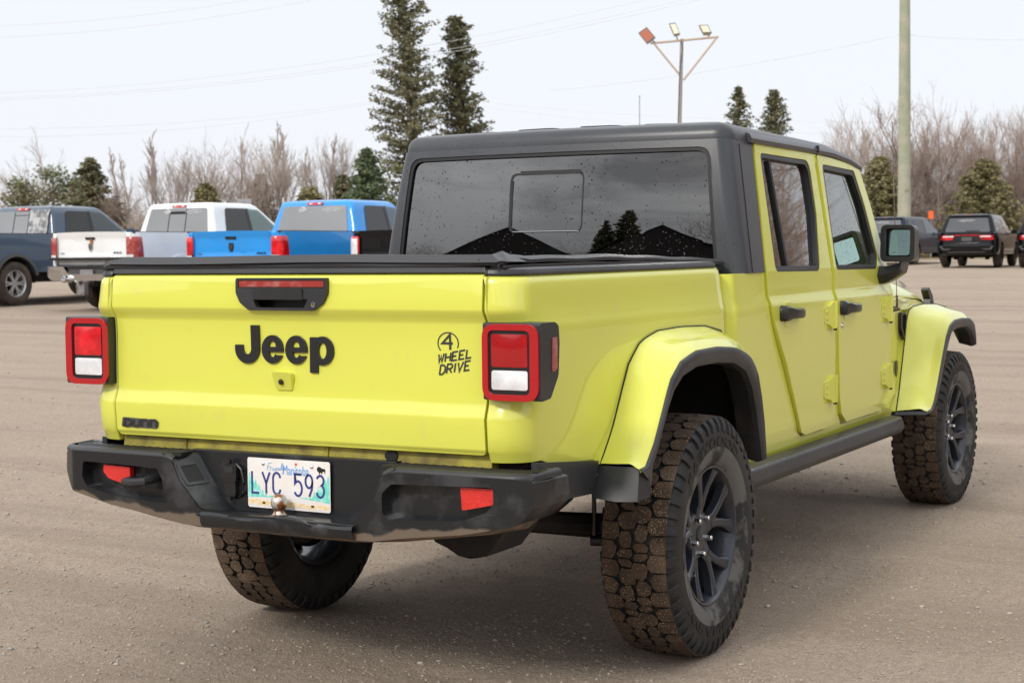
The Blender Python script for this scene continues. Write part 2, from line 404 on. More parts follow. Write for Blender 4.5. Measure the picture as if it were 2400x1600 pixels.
# --- cargo bed -----------------------------------------------------------
b = B()
ZL = sorted(set([.60, .70, .72, .735, .76, .79, .80, .84, .885, .897, .915, .932, .98, 1.03, 1.08, 1.12, 1.14, 1.150, 1.160, 1.165, 1.18, 1.188, 1.196, 1.21, 1.24, 1.265, 1.278, 1.288]))
def bed_low(y):
    if y < -.62: return .765 - (y + 1.09) * .09 if y > -1.0 else .765
    if y > .62: return .60
    za = interp(y, [(p[0], p[1]) for p in ARCH]) - .035
    return za
for s in (-1, 1):
    rows = []
    path = [('r', .683, .03), ('r', .683, 0), ('r', .688, 0), ('r', .70, 0)] + [('c', a) for a in range(0, 91, 10)] + [('s', y) for y in [-.95, -.9, -.8, -.7, -.63, -.61] + [-.58 + .06 * k for k in range(20)] + [.60]] 
    path = path[:-1] + []
    ys = [-.93, -.88, -.8, -.72, -.66, -.63] + [-.60 + .05 * k for k in range(21)]
    path = [('r', .683, .05), ('r', .683, 0.004), ('r', .687, 0), ('r', .695, 0)] + [('c', a) for a in range(0, 91, 9)] + [('s', y) for y in ys] + [('e', a) for a in range(15, 91, 15)] + [('f', 0)]
    for p in path:
        row = []
        for z in ZL:
            X, Yr = xb(z), yr(z); r = .095
            if p[0] == 'r': x, y = p[1], Yr + p[2]
            elif p[0] == 'c':
                a = R(p[1]); x = X - r + r * math.sin(a); y = Yr + r - r * math.cos(a)
            elif p[0] == 's': x, y = X, p[1] if p[1] > -.9 else p[1]
            elif p[0] == 'e':
                a = R(p[1]); y = .40 + .035 * 3 * math.sin(a) + 0; x = X - .045 * (1 - math.cos(a)); y = .42 + .07 * math.sin(a)
            else: x, y = X - .12, .492
            row.append((x, y, z))
        yy = p[1] if p[0] == 's' else (-1.05 if p[0] in 'rc' else .45)
        zl = bed_low(yy)
        row2 = []
        for k, (x, y, z) in enumerate(row):
            if z < zl:
                X = xb(zl); x2 = x + (X - xb(z)); row2.append((s * x2, y, zl))
            else: row2.append((s * x, y, z))
        # fold over at the top
        x, y, z = row[-1]
        ix = .05
        if p[0] == 'r': row2.append((s * x, y + .03, 1.296))
        elif p[0] == 'c': row2.append((s * (x - .03 * math.sin(R(p[1]))), y + .03 * math.cos(R(p[1])), 1.296))
        else: row2.append((s * (x - .04), y, 1.296))
        rows.append(row2)
    b.grid(rows)
# inner bed walls, floor and head wall
b.box((-.66, -.28, 1.2), (.05, 1.5, .16)); b.box((.66, -.28, 1.2), (.05, 1.5, .16))
b.box((0, -.28, .74), (1.0, 1.5, .04)); b.box((0, .47, 1.2), (1.4, .04, .16))
BED = b.obj('cargo_bed', YEL, JEEP)
b = B()     # dirty sill below the tailgate
b.prism([(-.68, .715), (.68, .715), (.68, .80), (-.68, .80)], lambda u, v, w_: (u, -1.062 + w_ - (.79 - v) * .12, v), .04)
b.prism([(-.68, .80), (.68, .80), (.68, 1.27), (-.68, 1.27)], lambda u, v, w_: (u, -1.03 + w_, v), .02)
b.box((-.42, -1.066, .76), (.004, .012, .07)); b.box((.12, -1.066, .76), (.004, .012, .07))
b.obj('sill', YELD, BED, bev=.003)
b = B(); b.prism(ell(.345, .765, .022, .017), lambda u, v, w_: (u, -1.072 + w_, v), .02); b.obj('drain_plug', RUB, BED, bev=.004)
# wheel housings
b = B()
for s in (-1, 1):
    b = B()
    for y0, arch in ((0, ARCH),):
        ar = [(-.625, .68)] + [(y, z - .012) for y, z in arch[:-1]] + [(.60, .60)]
        b.grid([[(s * x, y, z) for y, z in ar] for x in (.795, .72, .55, .50)])
        b.grid([[(s * .52, y, z) for y, z in ar], [(s * .52, y, .66) for y, z in ar]])
    b.obj('wheel_housing', DARK, BED)
# black plastic rail caps on the bed and on the tailgate
for s in (-1, 1):
    b = B()
    rows = []
    pth = [(.690, -1.098, 0)] + [(.770 - .09 + .09 * math.sin(R(a)), -1.095 + .09 - .09 * math.cos(R(a)), a) for a in range(0, 91, 15)] + [(.770, y, 90) for y in (-.8, -.5, -.2, .1, .3, .42)]
    for x, y, a in pth:
        nx, ny = math.sin(R(a)), -math.cos(R(a))
        rows.append([(s * (x + nx * o), y + ny * o, z) for o, z in ((-.07, 1.288), (.002, 1.288), (.004, 1.294), (.0, 1.306), (-.012, 1.311), (-.07, 1.311))])
    b.grid(rows, cv=True, cap0=True, cap1=True)
    b.obj('rail_cap', BLK, BED, bev=.002)
b = B()
b.prism([(-.681, 1.297), (.681, 1.297), (.681, 1.314, .004), (-.681, 1.314, .004)], lambda u, v, w_: (u, -1.098 + w_ + (v - 1.297) * .35, v), .08, cu=[-.35, 0, .35])
# --- tailgate -------------------------------------------------------------
TG = None
F = lambda u, v, w_: (u, yr(v) + w_, v)
t = B()
tgz = [.79, .80, .84, .885, .897, .915, .932, .98, 1.05, 1.10, 1.150, 1.160, 1.174, 1.188, 1.196, 1.23, 1.278, 1.290]
hole = rnd([(-.120, 1.1885, .010), (.100, 1.1885, .010), (.112, 1.250), (-.130, 1.250)], 0)
out_tg = rnd([(-.677, .785, .018), (.677, .785, .018), (.677, 1.298, .006), (-.677, 1.298, .006)], 0)
t.prism(out_tg, F, .035, [hole], cv=tgz, cu=[-.66, -.6, -.3, .3, .6, .66])
TG = t.obj('tailgate', YEL, JEEP, bev=.004, ang=60, seg=3)
cap = b.obj('top_cap', BLK, TG, bev=.003)
# tailgate handle
HB = rnd([(-.174, 1.284, .008), (.159, 1.284, .008), (.160, 1.240, .02), (.145, 1.210, .02), (.112, 1.187, .02), (-.127, 1.187, .02), (-.160, 1.210, .02), (-.175, 1.240, .02)], 0)
h = B()
h.prism(HB, lambda u, v, w_: (u, -1.118 + w_, v), .022, [rect(-.165, .150, 1.2555, 1.2775, .003), rnd([(-.098, 1.1955, .012), (.078, 1.1955, .012), (.092, 1.222, .004), (-.110, 1.222, .004)], 0)])
HND = h.obj('tailgate_handle', BLK, JEEP, bev=.004)
h = B(); h.prism([(-.125, 1.189), (.105, 1.189), (.105, 1.193), (-.125, 1.193)], lambda u, v, w_: (u, -1.112 + w_, v), .05); h.prism([(-.12, 1.19), (.10, 1.19), (.10, 1.25), (-.12, 1.25)], lambda u, v, w_: (u, -1.058 + w_, v), .01); h.prism([(-.12, 1.19), (.10, 1.19), (.10, 1.194), (-.12, 1.194)], lambda u, v, w_: (u, -1.10 + w_, v), .05); h.obj('recess', BKG, HND)
h = B(); h.prism(rect(-.163, .148, 1.2575, 1.2755, .003), lambda u, v, w_: (u, -1.1165 + w_, v), .01); h.obj('brake_light', REDD, HND, bev=.002)
h = B(); h.prism(rect(-.108, .074, 1.2195, 1.2525, .004), lambda u, v, w_: (u, -1.123 + w_ + (1.25 - v) * .12, v), .018); h.obj('pull_grip', BLK, HND, bev=.003)
h = B(); h.prism(ell(.112, 1.2055, .0075), lambda u, v, w_: (u, -1.121 + w_, v), .006); h.obj('lock', CHR, HND, bev=.001)
h = B(); h.prism(rect(.1112, .1128, 1.201, 1.210), lambda u, v, w_: (u, -1.1216 + w_, v), .002); h.obj('key_slot', BKG, HND)
# raised letters
def EF(off): return lambda u, v, w_: (u, yr(v) - off + w_, v)
def letter(prisms, name='letter'):
    q = B()
    for o_, hl in prisms: q.prism(o_, EF(.008), .009, hl)
    return q.obj(name, BKG, TG, bev=.0015)
letter([([(-.140, 1.141), (-.109, 1.141)] + arc(-.155, 1.070, .046, .046, 0, -180, 18) + [(-.201, 1.081), (-.172, 1.081)] + arc(-.155, 1.070, .0155, .018, 180, 360, 12), [])])
for cx in (-.0605, .0275):
    o_ = arc(cx, 1.069, .0395, .043, -6, 326, 34)
    o_ = arc(cx, 1.069, .0395, .043, 352, 352 - 0, 1)[:1]
    outer = [(cx + .0395, 1.0615)] + arc(cx, 1.069, .0395, .043, 0, 336, 36) + [(cx + .010, 1.0515)] + arc(cx, 1.064, .0125, .019, -30, -165, 10) + [(cx - .0125, 1.0615)]
    letter([(outer, [[(cx - .0135, 1.0765)] + [(cx + .0135, 1.0765)] + arc(cx, 1.078, .0135, .0165, 8, 172, 10)])])
letter([([(.078, 1.002), (.1065, 1.002), (.1065, 1.108), (.078, 1.108)], []), (ell(.1225, 1.068, .0405, .043, 28), [ell(.1235, 1.068, .0145, .024, 20)])])
# reversing camera
q = B()
q.prism(rnd([(-.047, .947, .008), (.010, .947, .008), (.018, 1.002, .01), (-.052, 1.002, .01)], 0), lambda u, v, w_: (u, yr(v) - .004 - max(0, (v - .944)) * .36 * (1 - w_ / .022) + w_, v), .022, cv=[.955, .975, .99])
CAMP = q.obj('camera_pod', YEL, TG, bev=.004)
q = B(); q.lathe([(.001, -1.1105), (.005, -1.1105), (.0085, -1.106), (.010, -1.095)], 16, 'Y', (-.022, 0, .9725)); q.obj('lens', BKG, TG)
# stroke alphabet
def ST(ch):
    A = {
     'L': [[(0, 1), (0, 0), (1, 0)]], 'Y': [[(0, 1), (.5, .48), (.5, 0)], [(1, 1), (.5, .48)]],
     'C': [arc(.5, .72, .5, .28, 10, 180, 10) + arc(.5, .28, .5, .28, 180, 350, 10)],
     '5': [[(.95, 1), (.05, 1), (.02, .56)] + arc(.45, .34, .53, .34, 125, -150, 14)],
     '9': [arc(.5, .70, .5, .30, 0, 360, 20), [(1, .70), (.92, .35), (.52, 0)]],
     '3': [arc(.5, .77, .46, .23, 160, -75, 12) + arc(.5, .29, .5, .29, 70, -165, 14)],
     'W': [[(0, 1), (.22, 0), (.5, .7), (.78, 0), (1, 1)]], 'H': [[(0, 0), (0, 1)], [(1, 0), (1, 1)], [(0, .5), (1, .5)]],
     'E': [[(1, 1), (0, 1), (0, 0), (1, 0)], [(0, .5), (.75, .5)]],
     'D': [[(0, 0), (0, 1), (.6, 1), (1, .75), (1, .25), (.6, 0), (0, 0)]], 'R': [[(0, 0), (0, 1), (.7, 1), (1, .85), (1, .6), (.7, .48), (0, .48)], [(.45, .48), (1, 0)]],
     'I': [[(.5, 0), (.5, 1)]], 'V': [[(0, 1), (.4, 0), (1, 1)]], '4': [[(.75, 0), (.75, 1), (0, .35), (1, .35)]],
     'X': [[(0, 0), (1, 1)], [(0, 1), (1, 0)]], 'U': [[(0, 1), (0, .25), (.3, 0), (.7, 0), (1, .25), (1, 1)]], 'N': [[(0, 0), (0, 1), (.7, 1), (1, .75), (1, 0)]],
     'G': [[(1, .8), (.7, 1), (.3, 1), (0, .75), (0, .25), (.3, 0), (.8, 0), (1, .2), (1, .45), (.6, .45)]], 'O': [ell(.5, .5, .5, .5, 16) + [(1, .5)]],
     'A': [[(0, 0), (.5, 1), (1, 0)], [(.2, .35), (.8, .35)]], 'T': [[(0, 1), (1, 1)], [(.5, 1), (.5, 0)]],
    }
    return A[ch]
def word(q, txt, x, z, wd, ht, gap, lw, F, t, slope=0, shear=0):
    for ch in txt:
        if ch == ' ': x += wd * .7; continue
        k = .35 if ch == 'I' else 1
        for ln in ST(ch):
            q.stroke([(x + u * wd * k + v * ht * shear, z + v * ht + (x + u * wd * k) * slope) for u, v in ln], lw, F, t)
        x += wd * k + gap
    return q
D0 = EF(.0012)
q = B()
q.stroke(arc(.553, 1.098, .0335, .0305, -25, 222, 30), .0035, D0, .001)
q.stroke([(.560, 1.080), (.5595, 1.1225), (.534, 1.098), (.568, 1.098)], .0075, D0, .001)
word(q, 'WHEEL', .5190, .9560, .0165, .024, .0066, .0052, D0, .001, slope=.165, shear=.16)
word(q, 'DRIVE', .5240, .9220, .0165, .026, .0066, .0052, D0, .001, slope=.165, shear=.16)
q.obj('four_wheel_drive_decal', DECK, TG)
q = B()
DB = EF(.006)
q.prism(rnd([(-.655, .812, .004), (-.512, .810, .004), (-.506, .838, .006), (-.648, .842, .004)], 0), EF(.004), .005)
bd = q.obj('dealer_badge', P('badge grey', (.075, .075, .08), .35), TG, bev=.001)
q = B(); word(q, 'DUNN', -.642, .815, .025, .021, .0105, .0085, DB, .003, shear=.22); q.obj('badge_lettering', P('badge black', (.03, .03, .032), .25), TG, bev=.0008)

# --- tail lamps -----------------------------------------------------------
def tail_lamp(s):
    q = B()
    side = rnd([(-1.120, .944, .012), (-1.060, .950, .02), (-1.012, 1.010, .04), (-1.004, 1.10, .02), (-1.008, 1.150, .02), (-1.03, 1.160, .015), (-1.120, 1.160, .008)], 0)
    q.prism(side, lambda u, v, w_: (s * (.866 - w_ - .004 * abs(v - 1.05)), u, v), .18)
    hs = q.obj('tail_lamp', BLK, JEEP, bev=.016, seg=4)
    fr = lambda d: (lambda u, v, w_: (s * u, -1.120 - d + w_, v))
    q = B(); q.prism(rect(.686, .862, .945, 1.157, .040, 8), fr(.008), .016, [rect(.7045, .8355, .9625, 1.1395, .018)]); q.obj('lens_frame', REDF, hs, bev=.0055, seg=3)
    q = B(); q.prism(rect(.700, .840, .962, 1.140, .012), fr(.001), .01); q.obj('lens_mask', BKG, hs)
    bul = lambda cx, cz, rx, rz, d: (lambda u, v, w_: (s * u, -1.120 - d - .004 * max(0, 1 - ((u - cx) / rx) ** 2) * max(0, 1 - ((v - cz) / rz) ** 2) + w_, v))
    q = B(); q.prism(rect(.7135, .8265, 1.038, 1.129, .008), bul(.77, 1.084, .062, .048, .0025), .006, cu=[.72 + .012 * k for k in range(9)], cv=[1.045 + .011 * k for k in range(8)]); q.obj('brake_lens', REDL, hs, bev=.001, ang=60)
    q = B(); q.prism(rect(.7135, .8265, .975, 1.0285, .008), bul(.77, 1.0, .062, .03, .0025), .006, cu=[.72 + .012 * k for k in range(9)], cv=[.98 + .01 * k for k in range(5)]); q.obj('reverse_lens', CLR, hs, bev=.001, ang=60)
    q = B(); q.prism(rnd([(-1.055, 1.018, .012), (-1.022, 1.030, .01), (-1.020, 1.118, .005), (-1.050, 1.118, .005)], 0), lambda u, v, w_: (s * (.8675 - w_), u, v), .006); q.obj('side_marker', REDD, hs, bev=.0015)
    return hs
tail_lamp(1); tail_lamp(-1)

# --- rear bumper ----------------------------------------------------------
YB = -1.180
def wrap(x, y): return y + .55 * max(0, abs(x) - .802) + .015 * max(0, abs(x) - .30)
half_b = [(0, .571), (.215, .571, .02), (.283, .582, .04), (.358, .662), (.392, .727, .025), (.430, .735, .02), (.800, .736, .004), (.852, .728, .010), (.858, .665, .04), (.815, .607, .06), (.64, .571, .08), (.46, .549, .08), (.345, .531, .02), (0, .528)]
full = rnd([p for p in half_b] + [(-p[0],) + tuple(p[1:]) for p in reversed(half_b[1:-1])], 0)
pkR = rnd([(.407, .594, .02), (.637, .606, .05), (.722, .636, .03), (.745, .661, .02), (.745, .712, .014), (.412, .703, .02), (.378, .672, .02), (.380, .612, .02)], 0)
pkL = rnd([(-.412, .588, .014), (-.626, .597, .05), (-.742, .620, .03), (-.764, .652, .03), (-.758, .706, .014), (-.446, .701, .02), (-.426, .668, .02), (-.412, .62)], 0)
CUB = [s_ * k for s_ in (-1, 1) for k in (.3, .5, .6, .7, .79, .80, .808, .82, .835)]
q = B()
q.prism(full, lambda u, v, w_: (u + (1 if u > 0 else -1) * min(1, max(0, abs(u) - .79) / .06) * w_ * .12, wrap(u, YB) + w_, v), .17, [pkR, pkL], cu=CUB)
BUM = q.obj('rear_bumper', BUMP, JEEP, bev=.008, seg=3)
for pk, sl in ((pkR, -1), (pkL, 1)):
    q = B(); q.prism(pk, lambda u, v, w_: (u, YB + .048 + w_, v), .02); q.obj('pocket_floor', BUMP, BUM)
    q = B(); q.stroke([tuple(p) for p in pk], .005, lambda u, v, w_: (u, wrap(u, YB) - .001 + w_, v), .004, closed=True); q.obj('pocket_rim', BUMP, BUM)
q = B(); q.prism(rnd([(-.23, .570), (.23, .570), (.38, .752), (-.38, .752)], 0), lambda u, v, w_: (u, -1.096 + w_ + (v - .575) * .02, v), .03); q.obj('plate_panel', BUMP, BUM, bev=.003)
q = B(); q.prism([(-.29, -1.188), (.29, -1.188), (.29, -1.09), (-.29, -1.09)], lambda u, v, w_: (u, v, .574 - w_ + .003 * math.sin(u * 9)), .010, cu=[-.2, -.1, 0, .1, .2], cv=[-1.14]); q.obj('shelf', LIP, BUM, bev=.003)
rows = []
q = B()     # crumpled lip below the recess
for k in range(33):
    x = -.27 + .56 * k / 32
    bump_ = math.exp(-((x - .02) / .09) ** 2); kink = math.exp(-((x - .145) / .018) ** 2)
    dz = .004 * math.sin(x * 21) + .008 * bump_; dy = .004 * math.sin(x * 17) + .008 * kink
    rows.append([(x, -1.178 + dy, .575 + dz), (x, -1.192 + dy, .573 + dz - .006 * kink), (x, -1.197 + dy, .563 + dz * .5), (x, -1.194 + dy * .5, .545), (x, -1.184, .531), (x, -1.165, .527)])
q.grid(rows); q.obj('dented_lip', LIP, BUM)
q = B(); q.stroke([(-.16, .5775), (-.08, .582), (.0, .584), (.08, .580), (.14, .572)], .006, lambda u, v, w_: (u, -1.1965 + w_, v - .007), .002); q.obj('lip_split', RUB, BUM)
ck_f = [(.250, .569), (.290, .582), (.362, .662), (.398, .728), (.425, .742)]; ck_b = [(.195, .573), (.235, .588), (.300, .665), (.352, .742), (.372, .748)]
def cheek(s, a, b_):        # point on the recess side wall: a 0 front .. 1 back, b height
    f = interp(b_, [(p[1], p[0]) for p in ck_f]); g = interp(b_, [(p[1], p[0]) for p in ck_b]); return Vector((s * (f + (g - f) * a), YB + .002 + (.084) * a, b_))
for s in (-1, 1):
    q = B(); q.grid([[cheek(s, a, z) for z in (.569, .575, .582, .60, .63, .66, .70, .728, .742, .748)] for a in (0, .12, .5, 1)]); q.obj('recess_cheek', BUMP, BUM)
nrm_ = (cheek(-1, 1, .68) - cheek(-1, 0, .68)).cross(cheek(-1, .5, .72) - cheek(-1, .5, .64)).normalized()
if nrm_.x < 0: nrm_ = -nrm_
CK = lambda off: (lambda u, v, w_: cheek(-1, u, v) + nrm_ * (off - w_))
q = B(); q.prism(rnd([(.16, .648, .02), (.86, .652, .02), (.80, .716, .02), (.12, .712, .02)], 0), CK(.004), .006, [rnd([(.26, .656, .02), (.76, .660, .02), (.72, .708, .02), (.22, .704, .02)], 0)]); q.obj('corner_step_frame', BUMP, BUM, bev=.0015)
q = B(); q.prism(rnd([(.24, .655), (.76, .659), (.72, .709), (.21, .705)], 0), CK(.0012), 0); q.obj('corner_step_opening', RUB, BUM)
q = B()     # muddy underside
rows = []
for x in [-.84, -.8, -.69, -.5, -.4, -.3, -.1, .1, .3, .4, .5, .69, .8, .84]:
    zb = interp(abs(x), [(0, .528), (.345, .531), (.46, .549), (.64, .571), (.802, .607), (.84, .655)])
    yb = wrap(x, YB)
    rows.append([(x, yb + .006, zb + .004), (x, yb + .02, zb - .008), (x, yb + .09, zb - .020), (x, yb + .16, zb - .004)])
q.grid(rows); q.obj('muddy_underside', MUDP, BUM)
PZ = .7475
for s in (-1, 1):   # tread plates on top
    q = B()
    ol = rnd([(s * .37, -1.160, .01), (s * .80, -1.153, .01), (s * .836, -1.105, .02), (s * .855, -1.0, .01), (s * .80, -1.0), (s * .80, -1.05), (s * .74, -1.072), (s * .36, -1.072)][::s], 0)
    q.prism(ol, lambda u, v, w_: (u, v, PZ - w_), .012, cu=[s * .8])
    q.obj('step_pad', BKG, BUM, bev=.003)
    q = B()
    for i in range(31):
        for j in range(9):
            x = .372 + i * .0158; y = -1.152 + j * .0145 + (.0072 if i % 2 else 0)
            if y > -1.078 and x < .80: continue
            if x > .80 and y < -1.145 + (x - .80) * 1.0: continue
            if x > .852: continue
            a = .0068
            q.raw([(s * (x - a), y, PZ + .0003), (s * x, y - a * .65, PZ + .0003), (s * (x + a), y, PZ + .0003), (s * x, y + a * .65, PZ + .0003), (s * x, y, PZ + .003)], [(0, 1, 4), (1, 2, 4), (2, 3, 4), (3, 0, 4)])
    q.obj('grip_pattern', BKG, BUM, kind='stuff')
    q = B()     # rounded shoulder between face and pad
    rows = []
    for x in (.385, .40, .43, .5, .65, .79, .81, .83, .852):
        yb = wrap(x, YB); k = -.012 if x < .39 else (-.004 if x < .41 else 0)
        rows.append([(s * x, yb + .0015, .730 + k), (s * x, yb + .001, .738 + k), (s * x, yb + .006, .745 + k), (s * x, yb + .014, .7485 + k), (s * x, yb + .024, .7485 + k)])
    rows.append([(s * .870, -1.005, .730), (s * .870, -1.005, .740), (s * .866, -1.005, .748), (s * .858, -1.005, .7515), (s * .848, -1.005, .7515)])
    q.grid(rows); q.obj('shoulder_trim', BLK, BUM)
q = B(); q.prism(rnd([(.634, .637, .004), (.739, .660, .004), (.742, .703, .004), (.629, .702, .006)], 0), lambda u, v, w_: (u, YB + .022 + w_, v), .02); q.obj('reflector', REFL, BUM, bev=.002)
q = B(); q.prism(rnd([(-.574, .630, .004), (-.665, .652, .014), (-.686, .672, .01), (-.684, .694, .006), (-.576, .692, .004)], 0), lambda u, v, w_: (u, YB + .022 + w_, v), .02); q.obj('reflector', REFL, BUM, bev=.002)
q = B(); q.tube([(-.575, YB + .05, .650), (-.566, YB - .012, .651), (-.53, YB - .022, .652), (-.485, YB - .016, .657), (-.475, YB + .05, .660)], .013, 8); q.obj('tow_hook', BLK, BUM, bev=0)
q = B(); q.prism(rect(-.535, -.435, .625, .686, .004), lambda u, v, w_: (u, YB + .046 + w_, v), .002); q.obj('hook_opening', RUB, BUM)
# trailer socket
q = B()
q.prism(rnd([(-.242, .670, .006), (-.190, .670, .006), (-.190, .712, .012), (-.226, .722, .010), (-.242, .706, .01)], 0), lambda u, v, w_: (u, -1.116 + w_, v), .03)
q.prism(rect(-.238, -.196, .616, .664, .010), lambda u, v, w_: (u, -1.112 + w_, v), .02)
q.box((-.218, -1.116, .724), (.018, .012, .012)); q.box((-.217, -1.114, .609), (.016, .012, .012)); q.box((-.216, -1.110, .667), (.05, .012, .008))
q.tube([(-.20, -1.10, .716), (-.176, -1.106, .70), (-.167, -1.106, .66), (-.170, -1.106, .63), (-.19, -1.10, .615)], .0045, 6)
SOC = q.obj('trailer_socket', BKG, JEEP, bev=.002)
q = B(); q.prism(rect(-.233, -.199, .690, .709, .003), lambda u, v, w_: (u, -1.1185 + w_, v), .003); q.obj('socket_label', BLK, SOC, bev=.0008)
# hitch ball
q = B()
q.lathe([(.0005, .6435), (.012, .6425), (.0195, .6365), (.0235, .628), (.0248, .619), (.0235, .609), (.0195, .6005), (.0155, .597), (.0150, .592), (.0175, .588), (.0215, .583), (.024, .5795)], 28, 'Z', (-.006, -1.146, -.003)); q.obj('hitch_ball', RUST, JEEP)
# licence plate
PY = -1.1035
PF = lambda off: (lambda u, v, w_: (-.1525 + u / 1000 - .001, PY - off + w_, .7395 - v / 1000))
q = B(); q.prism(rect(0, 305, 0, 152, 8), PF(.001), .0015); PLT = q.obj('licence_plate', PLW, JEEP, bev=.0004, seg=1)
def plate(name, fn, mat_, off=.0016, t=.0006):
    q = B(); fn(q, PF(off), t); return q.obj(name, mat_, PLT)
def pine_edge(x0, x1, base, tops):
    o_ = [(x0, base)]
    for k, (x, v) in enumerate(tops): o_ += [(x - 4, v + 16), (x - 2.2, v + 10), (x, v), (x + 2.2, v + 10), (x + 4, v + 16)]
    return o_ + [(x1, base)]
plate('printed_forest', lambda q, F, t: q.prism([(2, 122)] + [p for x, v in ((7, 44), (15, 50), (30, 64), (42, 78), (55, 92), (68, 102)) for p in ((x - 4, v + 14), (x, v), (x + 4, v + 14))] + [(90, 112), (110, 116), (100, 119), (60, 118)], F, t), TEAL, .0013)
plate('printed_forest', lambda q, F, t: q.prism([(303, 125), (270, 120), (215, 116), (190, 112), (220, 110)] + [p for x, v in ((232, 100), (248, 88), (262, 72), (276, 64), (288, 50), (298, 38)) for p in ((x - 4, v + 16), (x, v), (x + 4, v + 14))], F, t), TEAL, .0013)
plate('printed_wheat', lambda q, F, t: q.prism([(2, 143), (2, 128), (40, 126), (90, 131), (150, 127), (200, 130), (303, 132), (303, 144)], F, t), GOLD, .0014)
def chars(q, ch, x, wd): 
    for ln in ST(ch): q.stroke([(x + u * wd, 107 - v * 65) for u, v in ln], 6.6, PF(.0022), .0012)
for ch, x, wd in (('L', 17, 26), ('Y', 56, 28), ('C', 96, 27), ('5', 176, 27), ('9', 216, 25), ('3', 256, 27)):
    q = B(); chars(q, ch, x, wd); q.obj('plate_character', NAVY, PLT)
q = B(); add_text(q, 'Manitoba', 134, 228, 46, 17, PF(.0022), 0); q.obj('province_name', SKYB, PLT)
q = B()
scr = [[(74, 36), (80, 14), (94, 13)], [(76, 25), (88, 24)], [(86, 36), (88, 27), (93, 25)], [(94, 35), (97, 28), (100, 35), (104, 35)], [(103, 31), (108, 28), (105, 35), (110, 34)], [(110, 34), (112, 27), (116, 27), (116, 34)], [(124, 27), (118, 30), (119, 34), (125, 31), (130, 12)], [(128, 34), (134, 10)], [(131, 26), (133, 33), (138, 24)], [(139, 24), (133, 42), (128, 44)]]
for ln in scr: q.stroke(ln, 1.3, PF(.0022), .0003)
q.obj('slogan_script', SKYB, PLT)
plate('maple_leaf', lambda q, F, t: q.prism([(182, 8), (184, 11), (187, 10), (186, 14), (183, 16), (182, 19), (181, 16), (178, 14), (177, 10), (180, 11)], F, t), LEAF, .0024)
plate('bison_emblem', lambda q, F, t: q.prism([(258, 22), (263, 15), (270, 16), (276, 20), (286, 21), (289, 25), (288, 36), (286.5, 36), (285.5, 29), (280, 29), (277, 34), (276, 38), (274.5, 38), (274, 32), (270, 33), (268, 38), (266, 38), (266, 33), (262, 31), (259, 27)], F, t), BKG, .0018)
for u0 in (55, 235): plate('mounting_slot', lambda q, F, t: q.prism(rect(u0, u0 + 11, 133, 139, 2.5), F, t), BKG, .0018)
for u in (60, 240):
    q = B(); q.lathe([(.0005, -.006), (.004, -.005), (.0062, -.002), (.0065, .001)], 14, 'Y', (-.1535 + u / 1000, PY, .7395 - .017)); q.obj('screw', CHR, PLT)

# --- lower side trim behind the rear wheel ---------------------------------
for s in (-1, 1):
    q = B(); q.prism(rnd([(-1.03, .764), (-.63, .722), (-.655, .625, .01), (-.97, .640, .01), (-1.03, .66)][::1], 0), lambda u, v, w_: (s * (.806 + .03 * max(0, min(1, (-.62 - u) / .35)) * 0 - w_ - max(0, .66 - v) * .2), u, v), .02)
    q.obj('lower_trim', BLK, BED, bev=.004)
# --- flares ---------------------------------------------------------------
def resample(pl, n=26):
    d = [0]
    for a, b_ in zip(pl, pl[1:]): d.append(d[-1] + math.dist(a, b_))
    o_ = []
    for k in range(n):
        t_ = d[-1] * k / (n - 1); i = max(j for j in range(len(d)) if d[j] <= t_ + 1e-9); i = min(i, len(pl) - 2)
        f = (t_ - d[i]) / (d[i + 1] - d[i]); o_.append(tuple(pl[i][c] * (1 - f) + pl[i + 1][c] * f for c in range(2)))
    return o_
def smooth(pl, it=1):
    for _ in range(it): pl = [pl[0]] + [tuple((a[c] + 2 * m_[c] + b_[c]) / 4 for c in range(2)) for a, m_, b_ in zip(pl, pl[1:], pl[2:])] + [pl[-1]]
    return pl
def flare(s, A, C, D, name='fender_flare', xi=.797, tail=None):
    n = 34
    A2, C2, D2 = resample(A, n), resample(C, n), resample(D, n)
    def row(x, pl, dz=0, mixp=None, f=0):
        return [(s * x, (p[0] * (1 - f) + (mixp[i][0] if mixp else 0) * f), (p[1] * (1 - f) + (mixp[i][1] if mixp else 0) * f) + dz) for i, p in enumerate(pl)]
    q = B()
    q.grid([row(xi - .03, A2), row(xi + .002, A2, .004), row(xi + .012, A2, .007, C2, .10), row(.86, A2, .010, C2, .42), row(.905, A2, .014, C2, .72), row(.916, A2, .012, C2, .80), row(.930, A2, .004, C2, .93), row(.940, C2, .0), row(.944, C2, -.010)])
    fl = q.obj(name, YEL, JEEP)
    q = B()
    q.grid([row(.940, C2, .001), row(.9475, C2, .000), row(.9515, C2, -.006), row(.951, C2, 0, D2, .7), row(.944, D2), row(.925, D2, -.006)])
    q.obj('flare_trim', BLK, fl)
    q = B(); q.grid([row(.925, D2, -.006), row(.86, D2, .010), row(.80, D2, .03, A2, .5)]); q.obj('flare_liner', DARK, fl)
    q = B(); q.tube([(s * (xi + .006), p[0], p[1] + .003) for p in A2], .0028, 5); q.obj('flare_shadow_line', RUB, fl)  # thin black tube drawn in as the shadow line where flare meets body
    return fl
RA = [(-.615, .705)] + ARCH[1:-1] + [(.60, .62)]
RC = [(-.635, .703), (-.590, .706), (-.525, .770), (-.455, .870), (-.40, .950), (-.315, 1.004), (-.19, 1.030), (0, 1.032), (.167, 1.020), (.30, .985), (.37, .93), (.41, .84), (.44, .74), (.46, .61)]
